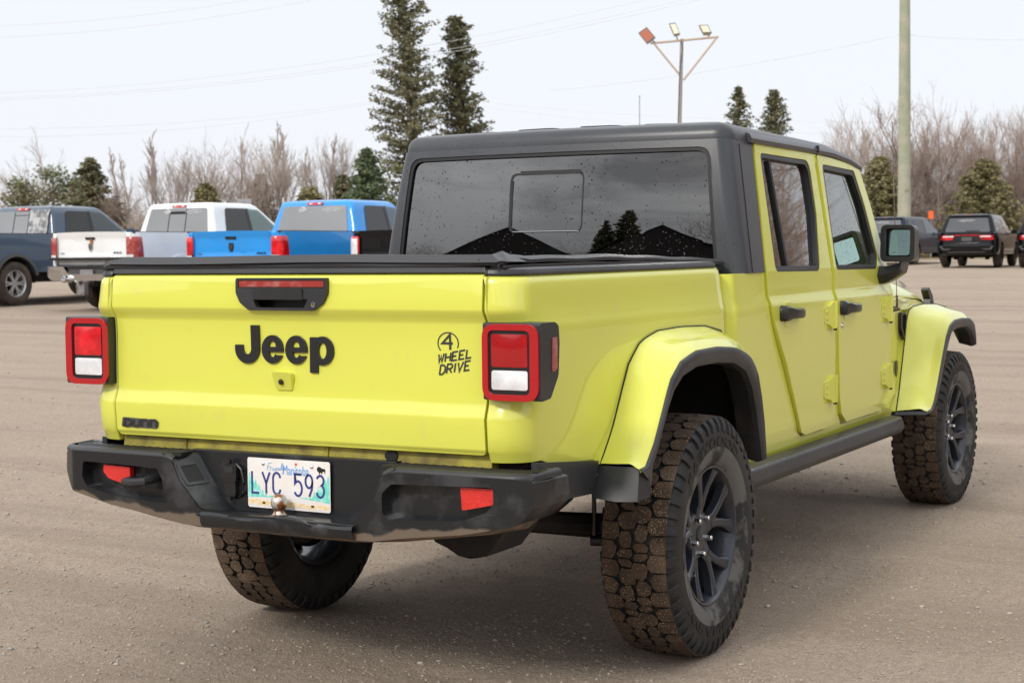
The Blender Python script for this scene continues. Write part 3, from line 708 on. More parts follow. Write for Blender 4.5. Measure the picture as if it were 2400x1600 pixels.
RD = [(-.575, .655), (-.545, .700), (-.50, .760), (-.44, .850), (-.375, .915), (-.30, .957), (-.176, .980), (0, .980), (.16, .967), (.27, .932), (.33, .870), (.37, .79), (.40, .70), (.43, .60)]
FA = [(2.74, .548), (2.80, .66), (2.85, .78), (2.89, .875), (2.93, .98), (2.965, 1.030), (3.05, 1.050), (3.25, 1.055), (3.5, 1.045), (3.75, 1.02), (3.90, .97)]
FC = [(2.79, .552), (2.875, .556), (2.925, .59), (2.985, .66), (3.09, .80), (3.172, .900), (3.24, .950), (3.34, .972), (3.50, .975), (3.66, .968), (3.76, .945), (3.80, .885), (3.812, .83)]
FD = [(2.84, .54), (2.90, .552), (2.965, .605), (3.02, .66), (3.12, .78), (3.20, .855), (3.255, .905), (3.35, .925), (3.50, .930), (3.64, .925), (3.72, .900), (3.78, .86), (3.805, .815)]
for s in (1, -1):
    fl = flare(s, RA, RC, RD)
    q = B()     # black lower end of the rear flare
    q.grid([[(s * .80, -.618, .706), (s * .87, -.624, .706), (s * .93, -.610, .706), (s * .948, -.585, .704)], [(s * .80, -.640, .660), (s * .872, -.646, .655), (s * .934, -.628, .655), (s * .950, -.578, .66)], [(s * .80, -.662, .612), (s * .875, -.665, .606), (s * .936, -.640, .606), (s * .948, -.570, .612)]])
    q.grid([[(s * .948, -.585, .704), (s * .950, -.578, .66), (s * .948, -.570, .612)], [(s * .945, -.545, .700), (s * .945, -.55, .66), (s * .94, -.565, .615)]])
    q.obj('flare_foot', BLK, fl)
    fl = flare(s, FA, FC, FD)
    q = B()
    q.grid([[(s * .80, 2.735, .549), (s * .94, 2.80, .553), (s * .945, 2.88, .556)], [(s * .80, 2.73, .535), (s * .94, 2.79, .536), (s * .94, 2.88, .54)]])
    q.obj('flare_foot', BLK, fl)
    q = B()     # inner liner of the front wheel arch
    q.grid([[(s * x, y, z - .015) for y, z in FA] for x in (.795, .70, .55)]); q.grid([[(s * .55, y, z) for y, z in FA], [(s * .55, y, .45) for y, z in FA]])
    q.obj('arch_liner', DARK, fl)

# --- wheels ---------------------------------------------------------------
def make_wheel():
    wh = empty('wheel', (0, 0, 0), parent=JEEP)
    prof = [(.228, .094), (.236, .104), (.252, .117), (.280, .1245), (.310, .128), (.345, .127), (.368, .121), (.382, .112), (.388, .103), (.391, .06), (.392, 0)]
    prof = prof + [(r, -x) for r, x in reversed(prof[:-1])]
    q = B(); q.lathe(prof, 72)
    # shoulder bars on the sidewall
    for k in range(48):
        a = 2 * PI * (k + .5) / 48; wv = .011 if k % 2 else .016
        for sd_ in (1, -1):
            rr_ = [(.350, .1275), (.372, .1245), (.388, .116), (.396, .106)]
            rw = []
            for r, x in rr_:
                da = wv / r
                rw.append([(sd_ * (x + o_), r * math.cos(a + e), r * math.sin(a + e)) for o_, e in ((-.004, -da), (.0035, -da * .85), (.0035, da * .85), (-.004, da))])
            q.grid(rw, cap0=True)
    ty = q.obj('tyre', TYR, wh)
    q = B(); q.lathe([(.236, .1045), (.252, .1176), (.268, .1222), (.286, .1259), (.298, .1275)], 72); q.obj('dusty_bead', TYD, wh)
    # tread blocks: two shoulder rows, two staggered inner rows; muddy tops, dark grooves
    q = B(); qs = B(); n = 42
    def block(poly, x0):
        # poly in (angle units of pitch, x) ; crown: radius falls to the shoulders
        rc = lambda x: .4035 - .35 * max(0, abs(x) - .05) ** 1.6
        cx = sum(p[1] for p in poly) / len(poly); ca = sum(p[0] for p in poly) / len(poly)
        rings = []
        for sc_, dr in ((1.07, -.014), (1.07, -.0009), (1.03, 0)):
            rings.append([(x, (rc(x) + dr) * math.cos(a), (rc(x) + dr) * math.sin(a)) for a, x in (((ca + (p[0] - ca) * sc_) * 2 * PI / n, cx + (p[1] - cx) * sc_) for p in poly)])
        qs.grid(rings[:2], cv=True); q.grid(rings[1:], cv=True); q.bm.faces.new([q.bm.verts.new(p) for p in rings[-1]])
    for k in range(n):
        j = lambda a=.03: random.uniform(-a, a)
        for sd_ in (1, -1):
            o_ = .0 if sd_ > 0 else .35
            nz = .012 if k % 2 else 0
            block([(k + o_ + .05, sd_ * .108), (k + o_ + .93, sd_ * .108), (k + o_ + .96 + j(), sd_ * (.075 - nz)), (k + o_ + .72 + j(), sd_ * (.062 - nz)), (k + o_ + .40, sd_ * (.057 - nz * .5)), (k + o_ + .10 + j(), sd_ * (.072 - nz))], 0)
            # inner staggered blocks, each split by a sipe
            e = o_ + .5
            if k % 3 == 2:
                block([(k + e - .02, sd_ * .006), (k + e + .20, sd_ * .002), (k + e + .42, sd_ * .012), (k + e + .40 + j(), sd_ * .046), (k + e + .18, sd_ * (.054 - nz * .4)), (k + e - .05, sd_ * .040)], 0)
                block([(k + e + .50, sd_ * .014), (k + e + .70, sd_ * .003), (k + e + .90, sd_ * .008), (k + e + .86 + j(), sd_ * .036), (k + e + .68, sd_ * .050), (k + e + .50, sd_ * (.048 - nz * .5))], 0)
            else:
                w2 = .006 if k % 3 else -.006
                block([(k + e + .0 + j(), sd_ * (.010 + w2)), (k + e + .38 + j(), sd_ * (.000 + w2)), (k + e + .80, sd_ * (.004 + w2)), (k + e + .90 + j(), sd_ * .030), (k + e + .70 + j(), sd_ * (.052 - nz * .6)), (k + e + .28, sd_ * (.056 - nz * .6)), (k + e + .04 + j(), sd_ * .040)], 0)
    q.obj('tread', MUD, wh); qs.obj('tread_flank', TYR, wh)
    # raised sidewall lettering
    def arc_text(q, txt, a0, a1, r0, r1, x):
        vs, fs = text_mesh(txt, 0, .02)
        q.raw([(x + .002, (r0 + v * (r1 - r0)) * math.sin(a0 + (a1 - a0) * u), (r0 + v * (r1 - r0)) * math.cos(a0 + (a1 - a0) * u)) for u, v in vs], fs)
        vs2 = [(x - .002, (r0 + v * (r1 - r0)) * math.sin(a0 + (a1 - a0) * u), (r0 + v * (r1 - r0)) * math.cos(a0 + (a1 - a0) * u)) for u, v in vs]
    q = B(); arc_text(q, 'GOODYEAR', R(38), R(-52), .300, .334, .1285); q.obj('raised_lettering', TYR, wh); q = B(); arc_text(q, 'WRANGLER', R(232), R(128), .300, .332, .1285); q.obj('raised_lettering', TYR, wh)
    # rim
    q = B(); q.lathe([(.231, .094), (.236, .103), (.233, .1075), (.227, .1065), (.221, .098), (.213, .070), (.206, .02), (.200, -.06), (.215, -.095), (.232, -.102)], 64)
    q.lathe([(.0005, .066), (.05, .066), (.078, .063), (.086, .052), (.088, -.02)], 40)
    for k in range(5):
        c0 = R(90 + 72 * k)
        def bar(tab):
            rows = []
            for r, da, hw, x in tab:
                a = c0 + R(da); e = Vector((0, math.cos(a), math.sin(a))); tn = Vector((0, -math.sin(a), math.cos(a)))
                rows.append([tuple(e * r + tn * o_ + Vector((x + dx, 0, 0))) for o_, dx in ((-hw, -.032), (-hw, -.005), (-hw * .6, 0), (hw * .6, 0), (hw, -.005), (hw, -.032))])
            q.grid(rows, cap1=True)
        bar(((.045, 0, .034, .064), (.075, 0, .030, .070), (.105, 0, .026, .076), (.125, 0, .020, .078), (.135, 0, .004, .070)))
        for sg in (-1, 1): bar(((.090, 5 * sg, .015, .074), (.125, 8 * sg, .0145, .080), (.160, 12 * sg, .0145, .086), (.190, 16 * sg, .018, .092), (.219, 19 * sg, .026, .099)))
    rm = q.obj('rim', RIM, wh)
    q = B(); q.lathe([(.0005, -.03), (.155, -.03), (.165, -.04), (.165, -.055)], 40); q.obj('brake_disc', P('brake disc', (.05, .045, .042), .5, metal=.6), wh)
    q = B(); q.lathe([(.0005, .074), (.022, .074), (.030, .071), (.032, .064)], 28); q.obj('centre_cap', RIM, wh)
    for k in range(5):
        a = R(90 + 36 + 72 * k); q = B()
        q.lathe([(.0005, .086), (.0075, .0855), (.0095, .082), (.0095, .062), (.013, .060)], 6, 'X', (0, .0635 * math.cos(a), .0635 * math.sin(a))); q.obj('lug_nut', CHR, wh)
    q = B(); q.tube([(.06, -.16 * .6, -.16 * .8), (.085, -.15 * .6, -.15 * .8)], .004, 6); q.obj('valve_stem', STEEL, wh)
    return wh
W0 = make_wheel()
for k, (x, y, rz, rx) in enumerate(((.812, 0, 0, 0), (.812, 3.487, R(-1.5), R(20)), (-.770, 0, PI, R(33)), (-.770, 3.487, PI - R(1.5), 0))):
    wv = W0 if k == 0 else copy_tree(W0, JEEP)
    wv.location = (x, y, .400); wv.rotation_euler = (rx, 0, rz)
W0.name = 'wheel'
# --- cab body -------------------------------------------------------------
q = B()
REARED = [(.880, 1.262), (.884, 1.21), (.898, 1.13), (.932, 1.055), (.984, .984), (1.055, .897), (1.127, .796), (1.200, .694), (1.240, .632), (1.262, .605)]
xc = lambda z: interp(z, [(.50, .770), (.56, .790), (.64, .802), (1.10, .806), (1.14, .805), (1.17, .795), (1.27, .792)])
for s in (1, -1):
    ol = [(.515, 1.262, .03)] + [(y, z) for y, z in REARED] + [(1.31, .584, .02), (1.60, .580), (1.70, .60), (1.722, .70), (1.722, 1.25), (1.775, 1.25), (1.775, .70), (1.80, .635), (1.86, .578), (2.47, .575), (2.575, .60), (2.60, .70), (2.60, 1.25), (2.66, 1.20), (2.67, 1.10), (2.95, 1.10), (3.30, 1.06), (2.96, 1.03), (2.91, .90), (2.86, .78), (2.80, .66), (2.74, .535), (2.3, .522), (1.4, .522), (.665, .545), (.635, .62), (.605, .78), (.57, .92), (.515, 1.02)]
    def FC_(u, v, w_, s=s):
        x = xc(v) - max(0, .555 - u) ** 2 * 22 - max(0, u - 2.70) * .10
        return (s * (x - w_), u, v)
    q.prism(ol, FC_, .03, cu=[.52, .535, .55, .57, 1, 1.5, 2, 2.5, 2.75, 2.85], cv=[.53, .56, .60, .64, 1.10, 1.14, 1.17])
    # recessed aperture frame behind the doors
    q.prism([(.90, .57), (2.60, .57), (2.60, 1.25), (2.36, 1.72), (.96, 1.75), (.90, 1.25)], lambda u, v, w_: (s * (xd(v) - .028 - w_), u, v), .02, [rect(1.03, 1.63, .70, 1.68, .05), rect(1.82, 2.20, .70, 1.64, .05)], cv=[1.27])
CAB = q.obj('cab', YEL, JEEP, bev=.004, ang=50)
q = B()
for s in (1, -1):      # A and B pillars, header
    q.prism([(2.60, 1.22), (2.66, 1.20), (2.46, 1.58), (2.36, 1.705), (2.30, 1.700), (2.44, 1.55), (2.56, 1.30)], lambda u, v, w_: (s * (xd(v) - .012 - w_), u, v), .05, cv=[1.27])
    q.prism([(1.692, .70), (1.736, .70), (1.736, 1.74), (1.692, 1.74)], lambda u, v, w_: (s * (xd(v) - .010 - w_), u, v), .05, cv=[1.174, 1.27])
q.box((0, 2.37, 1.70), (1.30, .05, .05)); q.box((0, 2.66, 1.16), (1.46, .10, .10))
q.obj('pillars', YEL, CAB, bev=.004)
q = B()      # firewall, floor
q.box((0, 2.62, .85), (1.5, .03, .62)); q.box((0, 1.6, .60), (1.5, 2.1, .03)); q.box((0, .62, .92), (1.46, .03, .68)); q.box((0, 2.44, 1.13), (1.40, .34, .28))
q.obj('interior_shell', SEAT, CAB, bev=.02)
q = B(); q.raw([(-.60, 2.62, 1.21), (.60, 2.62, 1.21), (.56, 2.385, 1.72), (-.56, 2.385, 1.72)], [(0, 1, 2, 3)]); q.raw([(.60, 2.62, 1.21), (.68, 2.60, 1.21), (.64, 2.38, 1.72), (.56, 2.385, 1.72)], [(0, 1, 2, 3)]); q.raw([(-.60, 2.62, 1.21), (-.70, 2.60, 1.21), (-.64, 2.38, 1.72), (-.56, 2.385, 1.72)], [(0, 1, 2, 3)])
q.obj('windscreen', glass('windscreen glass', (.30, .37, .35), .5), CAB)
for x in (-.38, .38):
    for y, hz in ((1.02, 1.20), (1.88, 1.22)):
        q = B()
        q.box((x, y + .03, .98), (.48, .12, .56), Matrix.Rotation(R(-8), 3, 'X')); q.box((x, y + .28, .76), (.48, .50, .14))
        q.box((x, y - .02, hz + .19), (.24, .09, .17), Matrix.Rotation(R(-6), 3, 'X')); q.tube([(x - .06, y, hz), (x - .06, y, hz + .14)], .008, 6); q.tube([(x + .06, y, hz), (x + .06, y, hz + .14)], .008, 6)
        q.obj('seat', SEAT, CAB, bev=.035, seg=3)
q = B(); q.lathe([(.17, -.014), (.184, 0), (.17, .014), (.156, 0)], 28, 'Y', closed=True); q.box((0, 0, 0), (.32, .02, .035)); q.box((0, 0, -.07), (.035, .02, .14)); q.box((0, .02, 0), (.11, .05, .10))
st = q.obj('steering_wheel', BKG, CAB); st.location = (-.38, 2.22, 1.14); st.rotation_euler = (R(-24), 0, 0)
# sport bar
q = B()
for s in (1, -1): q.tube([(s * .60, .78, 1.0), (s * .60, .76, 1.62), (s * .58, .80, 1.72), (s * .58, 2.32, 1.70)], .03, 8)
q.tube([(-.60, 1.70, 1.70), (.60, 1.70, 1.70)], .03, 8); q.tube([(-.60, .78, 1.70), (.60, .78, 1.70)], .03, 8)
q.obj('sport_bar', SEAT, CAB)

# --- hardtop ----------------------------------------------------------------
yrh = lambda x, z: .590 + (z - 1.437) * .087 + .175 * (z - 1.437) ** 2 + .050 * (x / .7) ** 2
def hx(z): return xd(z) + .002
top = B()
q = B()
RC_ = .055
ol = [(-(hx(1.262) - RC_), 1.262), (hx(1.262) - RC_, 1.262), (hx(1.766) - RC_, 1.766), (-(hx(1.766) - RC_), 1.766)]
hol = rnd([(-.706, 1.300, .03), (.700, 1.300, .03), (.655, 1.738, .055), (-.662, 1.738, .055)], 0, 8)
q.prism(ol, lambda u, v, w_: (u, yrh(u, v) + w_, v), .03, [hol], cu=[.08 * k for k in range(-9, 10)], cv=[1.3, 1.4, 1.5, 1.6, 1.7])
zs = [1.262, 1.30, 1.40, 1.50, 1.60, 1.70, 1.766]
for s in (1, -1):
    rows = []
    for z in zs:
        X = hx(z); x0 = X - RC_; y0 = yrh(x0, z); ya = y0 + RC_ + .01
        row = [(s * (x0 - .0), y0, z)]
        for a in range(10, 91, 10): row.append((s * (x0 + RC_ * math.sin(R(a))), y0 + (RC_ + .01) * (1 - math.cos(R(a))), z))
        yd = interp(z, [(1.262, .872), (1.5, .908), (1.766, .945)])
        for f in (.3, .65, 1): row.append((s * X, ya + (yd - ya) * f, z))
        row.append((s * (X - .02), yd, z))
        rows.append(row)
    q.grid(rows)
HT = q.obj('hardtop', HARD, JEEP)
# roof panel with rounded edges
q = B()
def roof_ring(inset, z):
    hw, yb, yf, r = .722 - inset, .645 + inset, 2.415 - inset, max(.012, .065 - inset)
    o_ = rnd([(-hw, yb, r), (hw, yb, r), (hw - .03, yf, r), (-hw + .03, yf, r)], 0, 8)
    # densify long sides so that the roof can follow its curve
    d = []
    for i in range(len(o_)):
        a, b_ = o_[i], o_[(i + 1) % len(o_)]; n_ = 12 if i % 9 == 8 else 1
        d += [(a[0] + (b_[0] - a[0]) * k / n_, a[1] + (b_[1] - a[1]) * k / n_) for k in range(n_)]
    return [(x, y + .055 * (x / .7) ** 2 * max(0, min(1, (2.2 - y) / 1.4)), z - max(0, y - 1.95) ** 2 * .27 - (.012 * ((y - .65) / 1.3) if z > 1.8 else 0) - (0.010 if y > .95 and z < 1.77 else 0)) for x, y in d]
rings = [roof_ring(i_, z) for i_, z in ((.010, 1.760), (.0, 1.764), (.001, 1.784), (.006, 1.802), (.018, 1.817), (.036, 1.827), (.066, 1.834), (.11, 1.839), (.25, 1.846), (.45, 1.851), (.65, 1.853))]
q.grid(rings, cv=True, cap1=True)
q.obj('roof_panel', HARD, HT)
q = B()
for y in (.95, 1.25, 1.55):
    pass
for x0 in (-.42, -.14, .14, .42):
    q = B(); q.prism(rnd([(x0 - .09, .78), (x0 + .09, .78), (x0 + .09, 1.62), (x0 - .09, 1.62)], .04), lambda u, v, w_: (u, v, 1.846 - .03 * u * u - .012 * ((v - .65) / 1.3) - w_), .02, cv=[1, 1.3], cu=[x0])
    q.obj('roof_rib', HARD, HT, bev=.006)
for s in (1, -1):     # drip rails above the doors
    q = B(); q.grid([[(s * (.716), y, z1), (s * .733, y, z1 - .004), (s * .738, y, z1 + .012), (s * .728, y, z1 + .030), (s * .712, y, z1 + .036)] for y, z1 in ((.90, 1.764), (1.2, 1.762), (1.6, 1.760), (1.95, 1.754), (2.2, 1.736), (2.38, 1.708))], cap0=True, cap1=True)
    q.obj('drip_rail', HARD, HT)
q = B(); q.box((.735, 1.72, 1.774), (.012, .012, .03)); q.obj('roof_latch', RUB, HT)
q = B()     # quarter seam
q.tube([(hx(1.265) + .0005, .735, 1.265), (hx(1.75) + .0005, .80, 1.75)], .002, 5); q.obj('panel_seam', RUB, HT)
# rear window: seal, pane, slider
q = B()
inn = rnd([(-.692, 1.300, .03), (.686, 1.300, .03), (.641, 1.724, .05), (-.648, 1.724, .05)], 0, 8)
GF = lambda d: (lambda u, v, w_: (u, yrh(u, v) + d + w_, v))
cuv = dict(cu=[.08 * k for k in range(-9, 10)], cv=[1.35, 1.4, 1.45, 1.5, 1.55, 1.6, 1.65])
q.prism(hol, GF(.004), .02, [inn], **cuv); RW = q.obj('rear_window', RUB, JEEP)
q = B(); q.prism(hol, GF(.014), 0, **cuv); gl_ = q.obj('pane', TINT, RW)
q = B()
so = rect(-.172, .152, 1.425, 1.660, .03, 6); si = rect(-.163, .147, 1.431, 1.652, .026, 6)
q.prism(so, GF(.0125), .003, [si], **cuv); q.prism([(-.12, 1.652), (.147, 1.652), (.135, 1.668), (-.13, 1.668)], GF(.010), .003); q.prism([(-.172, 1.45), (-.158, 1.45), (-.158, 1.63), (-.172, 1.63)], GF(.0105), .003); q.obj('slider_frame', RUB, RW)
q = B(); q.tube([(x, yrh(x, 1.43) + .010, 1.429) for x in (-.15, -.05, .05, .14)], .0018, 5); q.obj('slider_edge', P('glass edge', (.35, .36, .37), .3), RW)

# --- doors ------------------------------------------------------------------
def door(s, kind):
    d = B()
    if kind == 'rear':
        ol = [(1.262 + .0, .605)]
        ol = [(y + .008, z) for y, z in REARED] + [(1.33, .590, .03), (1.60, .590), (1.690, .605, .05), (1.700, .70), (1.694, 1.27), (1.690, 1.756, .012), (.960, 1.764, .01), (.925, 1.50), (.892, 1.30)]
        wo = rnd([(.985, 1.262, .03), (1.545, 1.255, .045), (1.612, 1.50), (1.618, 1.722, .06), (1.010, 1.726, .03)], 0, 6)
        wi = rnd([(1.005, 1.284, .02), (1.528, 1.278, .03), (1.590, 1.50), (1.592, 1.702, .05), (1.030, 1.708, .02)], 0, 6)
    else:
        ol = [(1.738, 1.755, .012), (1.740, 1.27), (1.748, .90), (1.782, .70), (1.81, .63, .02), (1.90, .586, .03), (2.45, .585, .02), (2.55, .606, .04), (2.572, .72), (2.580, 1.12), (2.584, 1.235, .02), (2.545, 1.315), (2.452, 1.54), (2.345, 1.728, .01)]
        wo = rnd([(1.768, 1.256, .03), (2.395, 1.250, .03), (2.440, 1.312, .03), (2.350, 1.55), (2.262, 1.703, .04), (1.790, 1.714, .03)], 0, 6)
        wi = rnd([(1.790, 1.277, .02), (2.370, 1.272, .02), (2.405, 1.318, .02), (2.325, 1.54), (2.238, 1.680, .04), (1.812, 1.693, .02)], 0, 6)
    Fd = lambda u, v, w_: (s * (xd(v) + .006 - w_), u, v)
    d.prism(rnd(ol, 0), Fd, .045, [wo], cu=[1.2, 1.4, 1.85, 2.1, 2.35], cv=[.60, .62, .66, .72, .80, .90, 1.0, 1.10, 1.128, 1.135, 1.150, 1.166, 1.174, 1.20, 1.265, 1.275])
    dr = d.obj('door', YEL, JEEP, bev=.006, seg=3, ang=55)
    cz = [1.275, 1.3, 1.4, 1.5, 1.6]
    d = B(); d.prism(wo, lambda u, v, w_: (s * (xd(v) + .003 - w_ * 1.0), u, v), .03, [wi], cv=cz); d.obj('window_frame', BLK, dr, bev=.003)
    d = B(); d.prism(wi, lambda u, v, w_: (s * (xd(v) - .016), u, v), 0, cv=cz); d.obj('window_glass', TINT2 if kind == 'rear' else CLEARG, dr)
    if kind == 'rear':
        d = B(); d.prism([(1.150, 1.275), (1.174, 1.275), (1.150, 1.70), (1.126, 1.70)], lambda u, v, w_: (s * (xd(v) - .004 - w_), u, v), .014); d.obj('window_divider', RUB, dr, bev=.002)
        d = B(); d.prism([(1.545, 1.295), (1.572, 1.295), (1.575, 1.335), (1.548, 1.335)], lambda u, v, w_: (s * (xd(v) - .0145), u, v), 0); d.obj('window_sticker', P('sticker', (.5, .5, .5), .5, var=[((.05, .05, .05), 60, .5, .55)]), dr)
        hy, hz = (.985, 1.098)
        hinges = [(1.545, 1.072), (1.545, .757)]
    else:
        hy, hz = (1.700 + .07, 1.090)
        hinges = [(2.420, 1.062), (2.420, .748)]
    # handle: bulbous push end, tapering grip
    xo = .816
    d = B()
    rows = []
    for t_, hh, dep in ((0, .022, .012), (.012, .031, .034), (.05, .030, .040), (.085, .022, .044), (.10, .020, .046), (.16, .020, .046), (.20, .019, .042), (.228, .014, .030), (.235, .008, .02)):
        y = hy + t_
        rows.append([(s * (xo + dep * cx_), y, hz + .002 - t_ * .03 + hh * cz_) for cx_, cz_ in ((0, -1), (.6, -1), (.95, -.7), (1, 0), (.95, .7), (.6, 1), (0, 1))] if t_ < .09 else [(s * (xo + (dep - .022) + .022 * cx_), y, hz + .002 - t_ * .03 + hh * cz_) for cx_, cz_ in ((0, -1), (.6, -1), (.95, -.7), (1, 0), (.95, .7), (.6, 1), (0, 1))])
    d.grid(rows, cv=True, cap0=True, cap1=True); d.box((s * (xo + .012), hy + .215, hz), (.03, .03, .03))
    d.obj('handle', BKG, dr)
    d = B()     # shallow scoop behind the grip: a thin raised outline
    d.prism(rnd([(hy + .06, hz - .055, .02), (hy + .16, hz - .055, .02), (hy + .175, hz, .02), (hy + .15, hz + .05, .02), (hy + .07, hz + .05, .02), (hy + .05, hz, .02)], 0), lambda u, v, w_: (s * (xd(v) + .0085 - w_), u, v), .004); d.obj('handle_scoop', YFRAME if False else YEL, dr, bev=.002)
    if kind == 'front':
        d = B(); d.lathe([(.0005, .003), (.010, .003), (.012, .0), (.012, -.006)], 16, 'X', (s * .822 if s > 0 else -.822, hy + .03, hz - .075)); d.obj('key_lock', CHR, dr)
    for y, z in hinges:
        d = B()
        d.prism(rnd([(y, z - .038, .012), (y + .055, z - .045, .01), (y + .075, z - .062, .01), (y + .118, z - .062, .006), (y + .118, z + .055, .006), (y + .085, z + .055, .01), (y + .055, z + .035, .01), (y, z + .032, .012)], 0), lambda u, v, w_: (s * (.822 + .018 * max(0, min(1, (u - y - .03) / .06)) - w_), u, v), .03, cu=[y + .03, y + .06, y + .09])
        d.tube([(s * .836, y + .100, z - .060), (s * .836, y + .100, z + .056)], .011, 10)
        for k, (a, c_) in enumerate(((.03, .012), (.03, -.018))): d.lathe([(.0005, .827), (.007, .826), (.008, .820)], 8, 'X', (0, y + a, z + c_)) if s > 0 else d.lathe([(.0005, -.827), (.007, -.826), (.008, -.820)], 8, 'X', (0, y + a, z + c_))
        hg = d.obj('hinge', YEL, dr, bev=.003)
        d = B(); d.tube([(s * .836, y + .100, z - .070), (s * .836, y + .100, z - .058)], .008, 8); d.obj('hinge_pin', RUB, dr)
    return dr
for s in (1, -1):
    door(s, 'rear'); door(s, 'front')
# --- mirrors ------------------------------------------------------------------
for s in (1, -1):
    q = B()
    q.prism(rnd([(.808, 1.282, .03), (.968, 1.282, .03), (.972, 1.452, .03), (.812, 1.456, .03)], 0, 6), lambda u, v, w_: (s * (u - .12 * w_ * (u - .9) * 4), 2.430 + w_, v - w_ * .3 * (v - 1.37)), .09, [rnd([(.832, 1.304, .015), (.948, 1.304, .015), (.950, 1.434, .015), (.834, 1.437, .015)], 0, 5)])
    mi = q.obj('side_mirror', BKG, JEEP, bev=.012, seg=3)
    q = B(); q.box((s * .89, 2.50, 1.37), (.14, .05, .15)); q.obj('mirror_shell', BKG, mi, bev=.01)
    q = B(); q.prism(rnd([(.842, 1.312, .015), (.944, 1.312, .015), (.946, 1.430, .015), (.846, 1.432, .015)], 0, 5), lambda u, v, w_: (s * u, 2.452 - (u - .9) * .12 + (v - 1.37) * .10 + w_, v), .004); q.obj('mirror_glass', MIRR, mi)
    q = B(); q.grid([[(s * x, y, z) for x, y, z in ((x0, 2.44 + f, z0), (x0, 2.40 + f * 0, z0 - .5 * h_), (x0, 2.44 + f, z0 - h_), (x0, 2.53, z0 - h_), (x0, 2.55, z0 - .5 * h_), (x0, 2.53, z0))] for x0, z0, h_, f in ((.795, 1.262, .085, 0), (.83, 1.262, .080, 0), (.87, 1.268, .066, 0), (.91, 1.280, .05, .01), (.915, 1.29, .02, .01))], cv=True, cap0=True, cap1=True); q.obj('mirror_arm', BKG, mi, bev=.006)
# --- hood, grille block ---------------------------------------------------------
q = B()
rows = []
for y, hw, ze, zt in ((2.62, .700, 1.105, 1.222), (2.9, .69, 1.100, 1.228), (3.3, .655, 1.088, 1.220), (3.6, .63, 1.076, 1.198), (3.9, .60, 1.062, 1.150), (4.08, .585, 1.048, 1.100), (4.16, .578, 1.030, 1.050)):
    row = []
    for f, g in ((-1, 0), (-1, .10), (-.97, .35), (-.90, .62), (-.78, .82), (-.6, .93), (-.3, .98), (0, 1), (.3, .98), (.6, .93), (.78, .82), (.90, .62), (.97, .35), (1, .10), (1, 0)):
        row.append((f * hw, y, ze + (zt - ze) * g))
    rows.append(row)
q.grid(rows, cap1=True); HD = q.obj('hood', YEL, JEEP)
q = B()
for s in (1, -1): q.grid([[(s * (hw + .001), y, ze - .004), (s * (hw + .004), y, ze - .02), (s * (hw + .006), y, .95), (s * (hw + .006), y, .6)] for y, hw, ze in ((2.68, .70, 1.102), (2.9, .69, 1.098), (3.3, .655, 1.086), (3.6, .63, 1.074), (3.9, .60, 1.060), (4.16, .578, 1.03))])
q.prism(rnd([(-.58, .72, .04), (.58, .72, .04), (.575, 1.045, .04), (-.575, 1.045, .04)], 0), lambda u, v, w_: (u, 4.24 - w_, v), .08)
for s in (1, -1): q.grid([[(s * x, y, z) for y in (2.70, 2.95, 3.3, 3.7, 3.9)] for x, z in ((.80, 1.05), (.70, 1.098), (.60, 1.06))]) if False else None
q.obj('engine_bay_side', YEL, HD, bev=.004)
q = B()      # filler between bay side and cab/flare
for s in (1, -1): q.grid([[(s * .806, y, z1) for y, z1 in ((2.66, 1.10), (2.80, 1.092), (2.95, 1.075))], [(s * .75, y, z1) for y, z1 in ((2.66, 1.102), (2.85, 1.10), (3.2, 1.085))], [(s * .66, y, z1) for y, z1 in ((2.66, 1.102), (2.9, 1.10), (3.4, 1.075))]]); q.grid([[(s * .80, 2.9, 1.04), (s * .80, 3.3, 1.05), (s * .80, 3.9, .99)], [(s * .62, 2.9, 1.06), (s * .62, 3.3, 1.055), (s * .58, 3.9, 1.02)]])
q.obj('fender_shelf', YEL, HD)
q = B(); q.prism(rnd([(4.10, 1.105, .01), (4.135, 1.118, .01), (4.21, 1.075), (4.25, 1.02, .008), (4.20, 1.0, .005), (4.15, 1.01), (4.16, 1.05)], 0), lambda u, v, w_: (.615 - w_, u, v), .04); q.lathe([(.0005, .004), (.011, .003), (.012, 0)], 12, 'X', (.615, 4.20, 1.03)); q.obj('hood_latch', BKG, HD, bev=.003)
q = B()
for k in range(5): q.prism([(3.70 + k * .032, 1.128), (3.722 + k * .032, 1.122), (3.705 + k * .032, 1.165 - k * .004), (3.685 + k * .032, 1.168 - k * .004)], lambda u, v, w_: (.604 - (u - 3.6) * .12 - (v - 1.10) * .5, u, v), 0)
q.obj('hood_lettering', DECK, HD)
q = B(); q.prism(rnd([(2.800, 1.030, .02), (2.90, 1.030, .02), (2.878, .885, .01), (2.800, .955, .02)], 0), lambda u, v, w_: (.812 - w_, u, v), .02, [rnd([(2.818, 1.018, .01), (2.892, 1.018, .01), (2.872, .905, .006), (2.818, .958, .01)], 0)]); vt = q.obj('fender_vent', BKG, JEEP, bev=.003)
q = B()
for k in range(9): q.box((.800, 2.85, .915 + k * .012), (.006, .07, .004))
q.obj('vent_mesh', BKG, vt)
q = B(); q.prism(rnd([(2.705, .80, .01), (2.745, .80, .01), (2.75, .755), (2.73, .715, .01), (2.700, .75)], 0), lambda u, v, w_: (.809 - w_, u, v), .004)
word(q, 'WILLYS', 2.662, .688, .011, .012, .004, .003, lambda u, v, w_: (.8075 - w_, u, v), .001) if False else None
q.obj('side_badge', BKG, JEEP, bev=.001)
